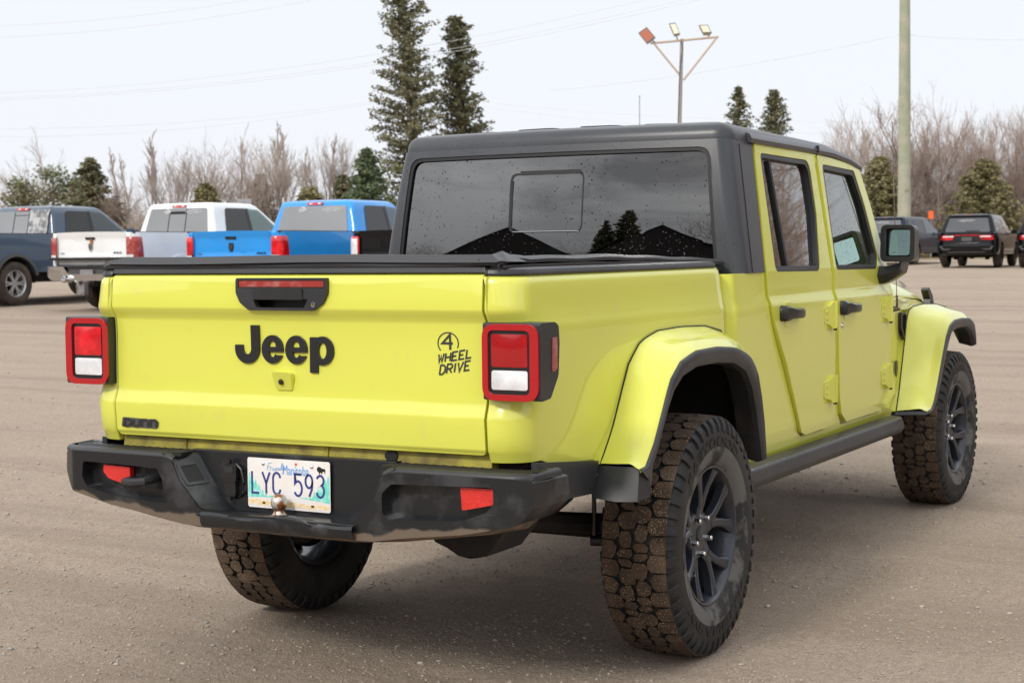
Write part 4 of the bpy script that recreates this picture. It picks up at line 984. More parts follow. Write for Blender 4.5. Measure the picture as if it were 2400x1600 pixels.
# antenna
q = B(); q.lathe([(.012, 0), (.016, .018), (.012, .036), (.005, .05)], 12, 'X', (.800, 2.63, 1.055)); q.tube([(.835, 2.63, 1.055), (.838, 2.625, 1.09), (.838, 2.615, 1.12)], .006, 6); q.tube([(.838, 2.615, 1.12), (.832, 2.55, 1.93)], .0022, 5); q.lathe([(.0005, 1.94), (.004, 1.937), (.004, 1.93)], 6, 'Z', (.832, 2.549, 0)); q.obj('antenna', STEEL, JEEP)
# --- rock rail -------------------------------------------------------------------
for s in (1, -1):
    q = B(); q.prism(rnd([(.800, .555, .008), (.862, .548, .02), (.874, .500, .02), (.858, .470, .02), (.800, .472, .01)], 0), lambda u, v, w_: (s * u, .50 + w_, v - .010 * (w_ / 2.1)), 2.13)
    q.obj('rock_rail', BLK, JEEP, bev=.003)
# --- tonneau ---------------------------------------------------------------------
q = B()
rows = []
for k in range(29):
    y = -1.085 + 1.69 * k / 28
    zt = interp(y, [(-1.085, 1.338), (-1.0, 1.3475), (-.98, 1.350), (-.9, 1.343), (-.3, 1.343), (.62, 1.318)]) 
    sag = .003 * math.sin(k * .8)
    row = []
    for f, dz in ((-1, -.020), (-1.004, -.010), (-.99, -.001), (-.96, 0), (-.8, -.004), (-.5, -.006), (-.2, -.004), (0, -.006), (.2, -.003), (.5, -.006), (.8, -.004), (.96, 0), (.99, -.001), (1.004, -.010), (1, -.020)):
        row.append((f * .722, y, zt + dz + sag * (1 - abs(f)) * 2 + .0015 * math.sin(f * 9 + k)))
    rows.append(row)
rows.insert(0, [(x, y - .006, z - .012) for x, y, z in rows[0]]); rows.insert(0, [(x, y + .004, z - .010) for x, y, z in rows[0]])
q.grid(rows); TC = q.obj('tonneau_cover', VINYL, JEEP)
q = B()
for s in (1, -1):
    for (zt, w0, w1) in ((1.318, .690, .738), (1.300, .690, .728)):
        q.grid([[(s * w0, y, zt + dz), (s * w1, y, zt + dz), (s * w1, y, zt + dz - .010), (s * w0, y, zt + dz - .010)] for y, dz in ((-1.08, 0), (-.5, .002), (0, -.004), (.60, -.012))], cv=True, cap0=True, cap1=True)
q.prism([(-.715, 1.317), (.715, 1.317), (.715, 1.327), (-.715, 1.327)], lambda u, v, w_: (u, -1.088 + w_ + .003 * math.sin(u * 7), v), .05, cu=[-.5, -.2, .1, .4])
q.obj('cover_rail', BKG, TC, bev=.002)
q = B(); q.prism(rnd([(-.700, 1.328, .005), (.735, 1.328, .005), (.700, 1.350, .006), (-.62, 1.3505, .008), (-.712, 1.337, .004)], 0), lambda u, v, w_: (u, -1.100 + w_ + (v - 1.328) * .6 + .003 * math.sin(u * 5), v + .002 * math.sin(u * 6 + 1)), .05, cu=[-.6 + .1 * k for k in range(13)]); q.obj('cover_edge', VINYL, TC, bev=.004)
q = B(); q.raw([(.66, -1.10, 1.334), (.735, -1.06, 1.328), (.742, -.96, 1.326), (.70, -1.03, 1.358), (.64, -.98, 1.346)], [(0, 1, 3), (1, 2, 3), (0, 3, 4), (2, 4, 3)]); q.obj('cover_fold', VINYL, TC)
# --- underbody ---------------------------------------------------------------------
q = B()
for s in (1, -1):
    q.box((s * .40, 1.55, .60), (.09, 4.7, .13)); q.box((s * .34, -.70, .62), (.08, .6, .12))
q.box((0, 1.6, .62), (1.36, 2.1, .10)); q.box((0, -.5, .74), (1.3, 1.1, .06)); q.box((0, 3.4, .8), (.9, 1.4, .30)); q.box((0, 1.1, .50), (.45, .8, .16)); q.box((0, 2.1, .50), (.30, .9, .18)); q.box((0, -.94, .60), (.9, .10, .10))
q.tube([(.35, -.5, .50), (.52, -.92, .52)], .03, 8)
CH = q.obj('chassis', DARK, JEEP, bev=.01)
q = B(); q.tube([(-.72, 0, .40), (.72, 0, .40)], .042, 12); q.lathe([(.02, -.14), (.10, -.12), (.15, -.03), (.15, .03), (.10, .12), (.02, .14)], 20, 'Y', (.0, 0, .40)); q.tube([(.66, 0, .40), (.71, 0, .40)], .10, 14); q.obj('rear_axle', DARK, CH)
q = B(); q.tube([(-.72, 3.487, .40), (.72, 3.487, .40)], .04, 12); q.lathe([(.02, -.12), (.10, -.1), (.13, -.03), (.13, .03), (.10, .1), (.02, .12)], 20, 'Y', (-.2, 3.487, .40)); q.obj('front_axle', DARK, CH)
for s in (1, -1):
    q = B(); q.tube([(s * .60, -.12, .40), (s * .58, .9, .47)], .03, 8); q.obj('control_arm', DARK, CH)
q = B(); q.tube([(.30, -.62, .52), (.46, -.30, .46), (.66, -.02, .42)], .035, 8); q.obj('control_arm', DARK, CH)
q = B(); q.tube([(.590, -.22, .66), (.592, -.22, .40)], .008, 8); q.tube([(.578, -.22, .395), (.64, -.20, .395)], .020, 10); q.obj('stabiliser_link', BKG, CH)
q = B(); q.tube([(.655, -.22, .36), (.645, -.18, .52)], .016, 10); q.tube([(.645, -.18, .52), (.62, -.1, .9)], .030, 10); q.obj('shock_absorber', P('shock body', (.06, .045, .035), .6), CH)
q = B(); q.grid([[(x, y, z) for x, z in ((.33, .57), (.40, .49), (.50, .455), (.575, .46), (.63, .53), (.62, .60), (.35, .62))] for y in (-.92, -.70)], cv=True, cap0=True, cap1=True); q.grid([[(x, y, z) for x, z in ((.33, .57), (.36, .52), (.44, .50), (.52, .50), (.58, .55), (.58, .60), (.35, .62))] for y in (-.70, -.35)], cv=True, cap0=True, cap1=True); q.obj('muffler', DARK, CH, bev=.008)
q = B(); q.box((.04, -1.04, .535), (.55, .16, .02)); q.box((.10, -1.04, .520), (.30, .12, .03)); q.obj('receiver_plate', DARK, CH, bev=.004)
for y, z, x in ((2.25, .46, .62), (1.75, .47, .62)):
    q = B(); q.box((x, y, z), (.10, .12, .10)); q.obj('body_mount', DARK, CH, bev=.01)
# ------------------------------------------------------------------ ground
GM = bpy.data.materials.new('gravel yard'); Nn, Ll, gb = nodes(GM)
gb.inputs['Roughness'].default_value = .95; gb.inputs['Specular IOR Level'].default_value = .2
t = Nn.new('ShaderNodeTexCoord')
def nz(scale, det=6, rough=.6, vec=None):
    n_ = Nn.new('ShaderNodeTexNoise'); n_.inputs['Scale'].default_value = scale; n_.inputs['Detail'].default_value = det; n_.inputs['Roughness'].default_value = rough
    Ll.new(vec if vec is not None else t.outputs['Object'], n_.inputs['Vector']); return n_
def ramp(src, stops):
    r_ = Nn.new('ShaderNodeValToRGB'); Ll.new(src, r_.inputs[0]); el = r_.color_ramp.elements
    el[0].position, el[0].color = stops[0][0], (*stops[0][1], 1); el[1].position, el[1].color = stops[-1][0], (*stops[-1][1], 1)
    for p_, c_ in stops[1:-1]: e = el.new(p_); e.color = (*c_, 1)
    return r_
def mixc(fac, a, b_, mode='MIX'):
    m_ = Nn.new('ShaderNodeMixRGB'); m_.blend_type = mode
    for i, v in ((0, fac), (1, a), (2, b_)):
        if isinstance(v, (int, float)): m_.inputs[i].default_value = v
        elif isinstance(v, tuple): m_.inputs[i].default_value = (*v, 1)
        else: Ll.new(v, m_.inputs[i])
    return m_.outputs[0]
big = nz(.35, 5, .6); med = nz(2.2, 6, .65); fine = nz(30, 6, .7); gr = nz(140, 3, .6)
c1 = ramp(big.outputs[0], [(.32, (.265, .212, .168)), (.50, (.335, .274, .220)), (.72, (.40, .335, .272))]).outputs[0]
c2 = mixc(.45, c1, ramp(med.outputs[0], [(.3, (.26, .20, .152)), (.7, (.43, .35, .282))]).outputs[0])
c3 = mixc(.50, c2, ramp(fine.outputs[0], [(.3, (.20, .152, .115)), (.7, (.52, .43, .35))]).outputs[0])
c3 = mixc(.42, c3, ramp(gr.outputs[0], [(.35, (.13, .10, .08)), (.65, (.56, .49, .42))]).outputs[0])
# wheel-track streaks: the yard is swept along slightly curved lines
mp_ = Nn.new('ShaderNodeMapping'); mp_.inputs['Rotation'].default_value = (0, 0, R(62)); mp_.inputs['Scale'].default_value = (.10, 1.4, 1); Ll.new(t.outputs['Object'], mp_.inputs[0])
trk = nz(1.0, 4, .6, mp_.outputs[0])
c3 = mixc(ramp(trk.outputs[0], [(.50, (0, 0, 0)), (.62, (.38, .38, .38))]).outputs[0], c3, (.21, .168, .132))
c3 = mixc(ramp(trk.outputs[0], [(.34, (.3, .3, .3)), (.46, (0, 0, 0))]).outputs[0], c3, (.42, .355, .295))
for sc_, th, cc in ((38, .10, (.46, .42, .38)), (75, .14, (.48, .41, .34)), (55, .10, (.20, .175, .15)), (110, .2, (.25, .205, .17))):
    vo = Nn.new('ShaderNodeTexVoronoi'); vo.inputs['Scale'].default_value = sc_; Ll.new(t.outputs['Object'], vo.inputs['Vector'])
    wn = Nn.new('ShaderNodeTexWhiteNoise'); Ll.new(vo.outputs['Color'], wn.inputs['Vector'])
    pw = Nn.new('ShaderNodeMath'); pw.operation = 'POWER'; pw.inputs[1].default_value = 2; Ll.new(wn.outputs['Value'], pw.inputs[0])
    mu = Nn.new('ShaderNodeMath'); mu.operation = 'MULTIPLY'; mu.inputs[1].default_value = th * 2; Ll.new(pw.outputs[0], mu.inputs[0])
    lt = Nn.new('ShaderNodeMath'); lt.operation = 'LESS_THAN'; Ll.new(vo.outputs['Distance'], lt.inputs[0]); Ll.new(mu.outputs[0], lt.inputs[1])
    ms = Nn.new('ShaderNodeMath'); ms.operation = 'MULTIPLY'; ms.inputs[1].default_value = .7; Ll.new(lt.outputs[0], ms.inputs[0])
    c3 = mixc(ms.outputs[0], c3, cc)
# dry grass verge beyond the yard
sxy = Nn.new('ShaderNodeVectorMath'); sxy.operation = 'DOT_PRODUCT'; sxy.inputs[1].default_value = (F2.x, F2.y, 0); Ll.new(t.outputs['Object'], sxy.inputs[0])
mrr = Nn.new('ShaderNodeMapRange'); mrr.inputs['From Min'].default_value = 60; mrr.inputs['From Max'].default_value = 66; Ll.new(sxy.outputs['Value'], mrr.inputs['Value'])
c3 = mixc(mrr.outputs[0], c3, ramp(med.outputs[0], [(.3, (.20, .155, .09)), (.7, (.30, .25, .15))]).outputs[0])
c3 = mixc(1.0, c3, (1.08, 1.045, .995), 'MULTIPLY')
Ll.new(c3, gb.inputs['Base Color'])
b1 = Nn.new('ShaderNodeBump'); b1.inputs['Strength'].default_value = 1.0; b1.inputs['Distance'].default_value = .015
Ll.new(fine.outputs[0], b1.inputs['Height'])
b2 = Nn.new('ShaderNodeBump'); b2.inputs['Strength'].default_value = 1.0; b2.inputs['Distance'].default_value = .006
Ll.new(gr.outputs[0], b2.inputs['Height']); Ll.new(b1.outputs[0], b2.inputs['Normal']); Ll.new(b2.outputs[0], gb.inputs['Normal'])
def axis_pts(lo, hi, c0, c1_, fine_, grow=1.13):
    p_ = list(np.arange(c0, c1_, fine_)); st = fine_; x = p_[-1]
    while x < hi: st *= grow; x += st; p_.append(x)
    st = fine_; x = p_[0]; pre = []
    while x > lo: st *= grow; x -= st; pre.append(x)
    return np.array(pre[::-1] + p_)
gx = axis_pts(-420, 420, -4.5, 4.5, .032); gy = axis_pts(-260, 520, -4.6, 6.5, .032)
X, Y = np.meshgrid(gx, gy)
def vnoise(x, y, s, seed):
    x = x * s; y = y * s; xi = np.floor(x).astype(int); yi = np.floor(y).astype(int); fx = x - xi; fy = y - yi
    fx = fx * fx * (3 - 2 * fx); fy = fy * fy * (3 - 2 * fy)
    def h(a, b_): 
        v = np.sin(a * 127.1 + b_ * 311.7 + seed * 74.7) * 43758.5453; return v - np.floor(v)
    return (h(xi, yi) * (1 - fx) + h(xi + 1, yi) * fx) * (1 - fy) + (h(xi, yi + 1) * (1 - fx) + h(xi + 1, yi + 1) * fx) * fy
def relief(x, y):
    a = R(28); u = x * math.cos(a) + y * math.sin(a); v = -x * math.sin(a) + y * math.cos(a)
    z = .020 * (vnoise(u * .25, v, .9, 1) - .5) + .014 * (vnoise(x, y, 2.2, 2) - .5) + .010 * (vnoise(u * .4, v, 4.5, 3) - .5) + .008 * (vnoise(x, y, 10, 4) - .5) + .006 * (vnoise(x, y, 22, 5) - .5)
    far = np.clip((np.hypot(x, y) - 12) / 30, 0, 1)
    wheel = np.ones_like(x)
    for wx, wy in ((.81, 0), (-.81, 0), (.81, 3.487), (-.81, 3.487)): wheel *= np.clip((np.hypot((x - wx) / .18, (y - wy) / .28)) - .8, .15, 1)
    return z * wheel * (1 + 1.6 * far) - .002
Z = hgt(X, Y) + relief(X, Y)
nx_, ny_ = len(gx), len(gy); idx = np.arange(nx_ * ny_).reshape(ny_, nx_)
Fq = np.stack([idx[:-1, :-1], idx[:-1, 1:], idx[1:, 1:], idx[1:, :-1]], -1).reshape(-1, 4)
GR = np_mesh('ground', np.stack([X, Y, Z], -1).reshape(-1, 3), Fq, GM, smooth=True)
tag(GR, 'flat yard of beige packed gravel and dirt with faint wheel tracks', None, None, 'structure')
# loose stones
def stones(name, n, smin, smax, mat_, dmin, dmax, seed, label):
    rg = np.random.default_rng(seed)
    az = rg.uniform(-R(24), R(24), n); d = dmin + (dmax - dmin) * rg.random(n) ** 1.15
    a = YAW - az; px = CAM.x - np.sin(a) * d; py = CAM.y + np.cos(a) * d
    ok = np.ones(n, bool)
    for wx in (.81, -.81):
        for wy in (0, 3.487): ok &= np.hypot((px - wx) / .16, (py - wy) / .22) > 1
    px, py = px[ok], py[ok]; n = len(px)
    sz = smin + (smax - smin) * rg.random(n) ** 3.5
    ph = (1 + 5 ** .5) / 2
    ico = np.array([(-1, ph, 0), (1, ph, 0), (-1, -ph, 0), (1, -ph, 0), (0, -1, ph), (0, 1, ph), (0, -1, -ph), (0, 1, -ph), (ph, 0, -1), (ph, 0, 1), (-ph, 0, -1), (-ph, 0, 1)], float); ico /= np.linalg.norm(ico[0])
    fi = np.array([(0, 11, 5), (0, 5, 1), (0, 1, 7), (0, 7, 10), (0, 10, 11), (1, 5, 9), (5, 11, 4), (11, 10, 2), (10, 7, 6), (7, 1, 8), (3, 9, 4), (3, 4, 2), (3, 2, 6), (3, 6, 8), (3, 8, 9), (4, 9, 5), (2, 4, 11), (6, 2, 10), (8, 6, 7), (9, 8, 1)])
    v = ico[None] * rg.uniform(.72, 1.15, (n, 12, 1)); v = v * np.stack([rg.uniform(.8, 1.5, n), rg.uniform(.7, 1.1, n), rg.uniform(.35, .7, n)], -1)[:, None, :] * (sz / 2)[:, None, None]
    th = rg.uniform(0, 2 * PI, n); c_, s_ = np.cos(th)[:, None], np.sin(th)[:, None]
    vx = v[..., 0] * c_ - v[..., 1] * s_; vy = v[..., 0] * s_ + v[..., 1] * c_
    z0 = hgt(px, py) + relief(px, py) + sz * .10
    V_ = np.stack([vx + px[:, None], vy + py[:, None], v[..., 2] + z0[:, None]], -1).reshape(-1, 3)
    F_ = (fi[None] + (np.arange(n) * 12)[:, None, None]).reshape(-1, 3)
    o = np_mesh(name, V_, F_, mat_); tag(o, label, None, None, 'stuff'); return o
def smat(name, c, c2): return P(name, c, .85, var=[(c2, 9, .35, .65)], coords='Object')
stones('gravel', 30000, .003, .016, smat('stone tan', (.42, .345, .275), (.35, .28, .22)), 2.6, 9, 1, 'loose tan gravel lying on the yard')
stones('pale_gravel', 1500, .005, .024, smat('stone pale', (.46, .41, .36), (.42, .33, .26)), 2.6, 10, 2, 'scattered pale pebbles on the yard')
stones('grey_gravel', 1800, .005, .022, smat('stone grey', (.30, .30, .31), (.36, .33, .30)), 2.6, 10, 3, 'scattered grey pebbles on the yard')
stones('far_gravel', 5000, .010, .032, smat('stone far', (.46, .385, .32), (.36, .29, .23)), 9, 30, 4, 'coarser gravel and clods further out on the yard')
# ------------------------------------------------------------------ where a pixel ray stands at a given distance along the view axis
def W(u, v, d):
    p_ = CAM + (FWD * 3759.26 + RGT * (u - 1200) - UPV * (v - 800)) * (d / 3759.26)
    return p_
def flatF(m_): return m_
def carpaint(name, c, rough=.3): return P(name, c, rough, coat=.8 if max(c) > .05 else .25, spec=.3 if max(c) > .05 else .15, var=[(tuple(k * .9 for k in c), 1.5, .4, .7)])
GLS = glass('parked vehicle glass', (.04, .042, .043), 4.0)
GLB = glass('parked vehicle side glass', (.03, .035, .04), 1.0)
GLC = glass('parked vehicle clear glass', (.30, .40, .38), 1.3)
WLINE = P('white vinyl', (.75, .75, .75), .5)
PLA = P('grey plastic', (.07, .07, .073), .5)
def bg_wheel(parent, x, y, r, wd, rimm, spokes=6, side=1):
    wh = empty('wheel', (x, y, r), 0 if side > 0 else PI, parent=parent)
    q = B(); h = wd / 2
    q.lathe([(r * .60, h * .8), (r * .70, h), (r * .86, h), (r * .97, h * .8), (r, h * .4), (r, -h * .4), (r * .97, -h * .8), (r * .86, -h), (r * .60, -h * .9)], 30); q.obj('tyre', P('parked tyre', (.035, .028, .023), .8, var=[((.09, .065, .045), 5, .4, .7)]) if 'parked tyre' not in bpy.data.materials else bpy.data.materials['parked tyre'], wh)
    q = B(); q.lathe([(r * .62, h * .80), (r * .60, h * .86), (r * .56, h * .7), (r * .52, h * .1), (r * .50, -h * .7)], 30)
    q.lathe([(.001, h * .55), (r * .16, h * .55), (r * .18, h * .3)], 16)
    for k in range(spokes):
        a = 2 * PI * k / spokes
        for sg in (-1, 1):
            rows = []
            for rr_, da, hw in ((r * .12, .20, .020), (r * .35, .12, .014), (r * .57, .16, .022)):
                an = a + da * sg; e = Vector((0, math.cos(an), math.sin(an))); tn = Vector((0, -math.sin(an), math.cos(an)))
                rows.append([tuple(e * rr_ + tn * o_ + Vector((h * (.55 + .15 * rr_ / r) + dx, 0, 0))) for o_, dx in ((-hw, -.03), (-hw, 0), (hw, 0), (hw, -.03))])
            q.grid(rows)
    q.obj('rim', rimm, wh)
    q = B(); q.lathe([(.001, -h * .2), (r * .50, -h * .2)], 20); q.obj('brake_disc', DARK, wh)
    return wh
def arch_line(y0, y1, z0, wheels, r):
    """bottom edge of the body side from y0 to y1 with round arches cut round the wheels"""
    pts = [(y0, z0)]
    for wy, wz in wheels:
        a0 = math.asin(max(-1, min(1, (z0 - wz) / r)))
        pts += [(wy - r * math.cos(a), wz + r * math.sin(a)) for a in [a0 + (PI - 2 * a0) * k / 14 for k in range(15)]]
    return pts + [(y1, z0)]
def greenhouse(parent, col, yb, yb2, yf2, yf, zb, zt, wb, wt, name='cab_roof', crown=.03):
    """upper cab: rear base yb, rear top yb2, front top yf2, windscreen base yf; half widths wb below, wt above"""
    q = B(); rows = []
    for f, o in ((0, 0), (.35, .0), (.7, .0), (.93, .004), (1.0, .03)):
        z = zb + (zt - zb) * f; hw = wb + (wt - wb) * f - o; a = yb + (yb2 - yb) * f + o * 1.5; b_ = yf + (yf2 - yf) * f - o * 2
        r_ = .07
        rows.append([(x, y, z) for x, y in rnd([(-hw, a, r_), (hw, a, r_), (hw, b_, r_ * 1.5), (-hw, b_, r_ * 1.5)], 0, 4)])
    n_ = len(rows[-1]); cx_ = sum(p[0] for p in rows[-1]) / n_; cy_ = sum(p[1] for p in rows[-1]) / n_
    for k, dz in ((.75, crown * .6), (.4, crown)): rows.append([(cx_ + (p[0] - cx_) * k, cy_ + (p[1] - cy_) * k, zt + dz) for p in rows[-1 if k == .75 else -2][:]] if k == .75 else [(cx_ + (p[0] - cx_) * .5, cy_ + (p[1] - cy_) * .5, zt + crown) for p in rows[-1]])
    q.grid(rows, cv=True, cap1=True)
    o_ = q.obj(name, col, parent)
    def side(u, v, off=.006, s=1):   # u = y, v = z -> point on the side plane
        f = (v - zb) / (zt - zb); return (s * (wb + (wt - wb) * f + off), u, v)
    def rear(u, v, off=.006):
        f = (v - zb) / (zt - zb); return (u, yb + (yb2 - yb) * f - off, v)
    return o_, side, rear
def squiggle(q, F, cx, cz, w_, seed):
    rg = random.Random(seed)
    for ln, (dz, ww) in enumerate(((.03, 1.0), (0, .8), (-.028, .5))):
        n_ = int(14 * ww); x = cx - w_ * ww / 2
        for k in range(n_):
            xx = x + w_ * ww * k / n_; arch_ = -((xx - cx) / w_) ** 2 * .16
            q.stroke([(xx, cz + dz + arch_ - .006), (xx + .006, cz + dz + arch_ + .008), (xx + .016, cz + dz + arch_ + rg.uniform(-.008, .008))], .007, F, 0)

CO = .42
def parked_pickup(px_, py_, rz, col, label, group=None, dark_lamps=False, bumper='chrome', name='parked_pickup', third=True, sticker=True, bad_window=False, rimm=None, flares=False, emblem=None, white_lamp=False, rimr=.41, slider=True):
    z = gz(px_, py_)
    T_ = empty(name, (px_, py_, z), rz, label=label, cat='pickup truck', group=group)
    hw = .985; wb = 3.57 + CO; zr = 1.345
    # body sides (rear bed and cab lower), extruded panels with arches
    wr = rimr; ar = wr + .09
    for s in (1, -1):
        q = B()
        bot = arch_line(-1.18, 4.45 + CO, .62, [(0, wr), (wb, wr)], ar)
        ol = bot + [(4.50 + CO, .80, .08), (4.42 + CO, 1.02, .10), (3.0 + CO, 1.12, .05), (2.55 + CO, 1.24, .05), (.62 + CO, 1.30, .02), (.58 + CO, zr), (-1.18, zr, .03)]
        q.prism(rnd(ol, 0), lambda u, v, w_: (s * (hw - w_ - .10 * max(0, v - 1.12) ** 1.2 * 1.3 - .05 * max(0, (u - 3.2 - CO)) ** 1.5 * .6 - .06 * max(0, .85 - v) - (.10 * max(0, (-1.0 - u) / .18) ** 2)), u, v), .08, cu=[-1.12, -1.06, -1.0, 3.3 + CO, 3.7 + CO, 4.1 + CO], cv=[.85, 1.12, 1.2, 1.28])
        q.obj('body_side', col, T_, bev=.012, ang=50)
        q = B()     # arch lip
        for wy in (0, wb):
            pl = [(wy - ar * math.cos(R(a)), wr + ar * math.sin(R(a))) for a in range(8, 173, 12)]
            pl2 = [(wy - (ar + .055) * math.cos(R(a)), wr + (ar + .055) * math.sin(R(a))) for a in range(8, 173, 12)]
            q.grid([[(s * (hw - .04), y, zz) for y, zz in pl], [(s * (hw + .022), y, zz) for y, zz in pl], [(s * (hw + .018), y, zz) for y, zz in pl2], [(s * (hw - .03), y, zz + .01) for y, zz in pl2]])
        q.obj('wheel_arch_lip', PLA if flares else col, T_)
        for wy in (0, wb):
            q = B(); pl = [(wy - ar * math.cos(R(a)), wr + ar * math.sin(R(a))) for a in range(0, 181, 15)]
            q.grid([[(s * (hw - .05), y, zz) for y, zz in pl], [(s * .55, y, zz) for y, zz in pl]]); q.grid([[(s * .55, y, zz) for y, zz in pl], [(s * .55, y, .3) for y, zz in pl]]); q.obj('wheel_housing', DARK, T_)
    q = B(); q.box((0, 1.9, .68), (1.75, 5.8, .16)); q.box((0, 3.7 + CO, .95), (1.6, 1.5, .2)); q.box((0, 1.8, .50), (1.0, 5.0, .16)); q.tube([(-.8, 0, wr), (.8, 0, wr)], .06, 8); q.lathe([(.02, -.14), (.13, -.05), (.13, .05), (.02, .14)], 12, 'Y', (0, 0, wr)); q.obj('chassis', DARK, T_)
    q = B(); q.box((0, -.25, .90), (1.7, 2.1, .05)); q.box((0, .56 + CO, 1.1), (1.75, .04, .45)); q.prism([(-.93, -1.14), (-.87, -1.14), (-.87, .55 + CO), (-.93, .55 + CO)], lambda u, v, w_: (u, v, zr + .012 - w_), .03); q.prism([(.87, -1.14), (.93, -1.14), (.93, .55 + CO), (.87, .55 + CO)], lambda u, v, w_: (u, v, zr + .012 - w_), .03); q.obj('bed_liner', DARK, T_)
    # tailgate with crowned top, handle, emblem
    yt = lambda v: -1.20 - .03 * max(0, (v - 1.26) / .09) + .02 * max(0, min(1, (1.27 - v) / .05)) - .012 * max(0, min(1, (.98 - v) / .03))
    q = B(); q.prism(rnd([(-.775, .80, .02), (.775, .80, .02), (.775, 1.352, .02), (-.775, 1.352, .02)], 0), lambda u, v, w_: (u, yt(v) + .06 * (u / .78) ** 4 * .6 + w_, v + .010 * (1 - (u / .78) ** 2) * (v > 1.2)), .06, cu=[-.7, -.6, -.4, -.2, 0, .2, .4, .6, .7], cv=[.95, .98, 1.05, 1.22, 1.27, 1.30, 1.33])
    tg = q.obj('tailgate', col, T_, bev=.010, ang=50)
    q = B(); q.prism(rnd([(-.10, 1.225, .01), (.10, 1.225, .01), (.11, 1.268, .01), (-.11, 1.268, .01)], 0), lambda u, v, w_: (u, yt(v) - .012 + w_, v), .02); q.obj('handle', BKG, tg, bev=.004)
    if emblem:
        q = B(); q.prism([(-.045, 1.17), (.045, 1.17), (.050, 1.10), (.035, 1.05), (0, 1.02), (-.035, 1.05), (-.050, 1.10)], lambda u, v, w_: (u, -1.196 + w_, v), .012)
        q.obj('emblem', emblem, tg, bev=.004)
        q = B(); q.stroke([(-.03, 1.15), (-.022, 1.11), (0, 1.09), (.022, 1.11), (.03, 1.15)], .012, lambda u, v, w_: (u, -1.199 + w_, v), .003); q.stroke([(0, 1.09), (0, 1.05)], .014, lambda u, v, w_: (u, -1.199 + w_, v), .003); q.obj('emblem_relief', PLA, tg)
        q = B(); word(q, '4X4', .50, .985, .050, .034, .014, .010, lambda u, v, w_: (u, -1.186 + w_, v), .003); q.obj('four_by_four_badge', BKG, tg)
        q = B(); q.prism(rect(-.70, -.62, .99, 1.005, .002), lambda u, v, w_: (u, -1.186 + w_, v), .003); q.obj('small_badge', PLA, tg)
    # tail lamps wrap the corner
    for s in (1, -1):
        q = B(); rows = []
        for zz in (.90, .93, 1.05, 1.18, 1.255, 1.27):
            k = .0 if .92 < zz < 1.26 else .012; wl = .165 - .05 * (zz - .9) / .37
            rows.append([(s * (.785 + k), -1.175 + k, zz), (s * .80, -1.195 + k, zz), (s * .87, -1.190 + k, zz), (s * .93, -1.165 + k, zz), (s * (.972 - .0 - k), -1.12, zz), (s * (.995 - k - .10 * max(0, zz - 1.12)), -1.05, zz), (s * (.995 - k - .10 * max(0, zz - 1.12)), -1.07 + wl * .6, zz)])
        q.grid(rows); lp = q.obj('tail_lamp', REDD if dark_lamps else REDL, T_)
        if white_lamp:
            q = B(); q.grid([[(s * (a + .003), b_ - .004, zz) for a, b_ in ((.80, -1.195), (.87, -1.190), (.93, -1.165), (.972, -1.12))] for zz in (1.0, 1.24)]); q.obj('reverse_lens', CLR, lp)
        else:
            q = B(); q.grid([[(s * (a + .003), b_ - .004, zz) for a, b_ in ((.80, -1.195), (.87, -1.190), (.93, -1.165))] for zz in (.92, .97)]); q.obj('reverse_lens', CLR, lp)
    # rear bumper with stepped centre
    q = B()
    up = [(-.96, .60, .04), (-.96, .775, .02), (-.52, .775, .02), (-.40, .64, .02), (.40, .64, .02), (.52, .775, .02), (.96, .775, .02), (.96, .60, .04), (.80, .53, .05), (-.80, .53, .05)]
    q.prism(rnd(up, 0), lambda u, v, w_: (u, -1.34 + w_ + .5 * max(0, abs(u) - .80) ** 1.3 + .05 * abs(u) ** 2, v), .18, cu=[-.9, -.85, -.8, -.4, 0, .4, .8, .85, .9])
    bp_ = q.obj('rear_bumper', CHR if bumper == 'chrome' else (col if bumper == 'body' else PLA), T_, bev=.02, seg=3)
    q = B(); q.box((0, -1.25, .70), (.86, .04, .14)); q.box((0, -1.28, .775), (1.75, .13, .012)); q.obj('step_pad', PLA, bp_, bev=.005)
    q = B(); q.box((0, -1.30, .66), (.30, .01, .12)) ; q.obj('plate_bracket', STEEL, bp_)
    # cab with glass
    gh, side, rear = greenhouse(T_, col, .60 + CO, .74 + CO, 2.02 + CO, 2.86 + CO, 1.28, 1.885, .925, .745)
    side0 = side; side = lambda u, v, off=.006, s=1: side0(u + CO, v, off, s)
    q = B(); q.prism(rnd([(-.74, 1.33, .05), (.74, 1.33, .05), (.655, 1.800, .05), (-.655, 1.800, .05)], 0), lambda u, v, w_: rear(u, v, .010), 0, cu=[-.3, 0, .3], cv=[1.6]); bw = q.obj('rear_window', GLS, T_)
    if slider:
        q = B(); q.stroke([(-.20, 1.345), (-.195, 1.79)], .014, lambda u, v, w_: rear(u, v, .014), .002); q.stroke([(.20, 1.345), (.195, 1.79)], .014, lambda u, v, w_: rear(u, v, .014), .002); q.stroke([(-.2, 1.72), (.2, 1.72)], .05 if emblem else .012, lambda u, v, w_: rear(u, v, .013), .002); q.obj('slider_frame', BKG, bw)
    if third:
        q = B(); q.prism(rect(-.165, .165, 1.818, 1.862, .008), lambda u, v, w_: (rear(u, v, .014)[0], rear(u, v, .014)[1] + w_, v), .02); t3 = q.obj('high_brake_light', REDL, T_, bev=.004)
        for sx in (-.09, .09):
            q = B(); q.prism(rect(sx - .03, sx + .03, 1.828, 1.852, .006), lambda u, v, w_: rear(u, v, .017), 0); q.obj('cargo_lens', CLR, t3)
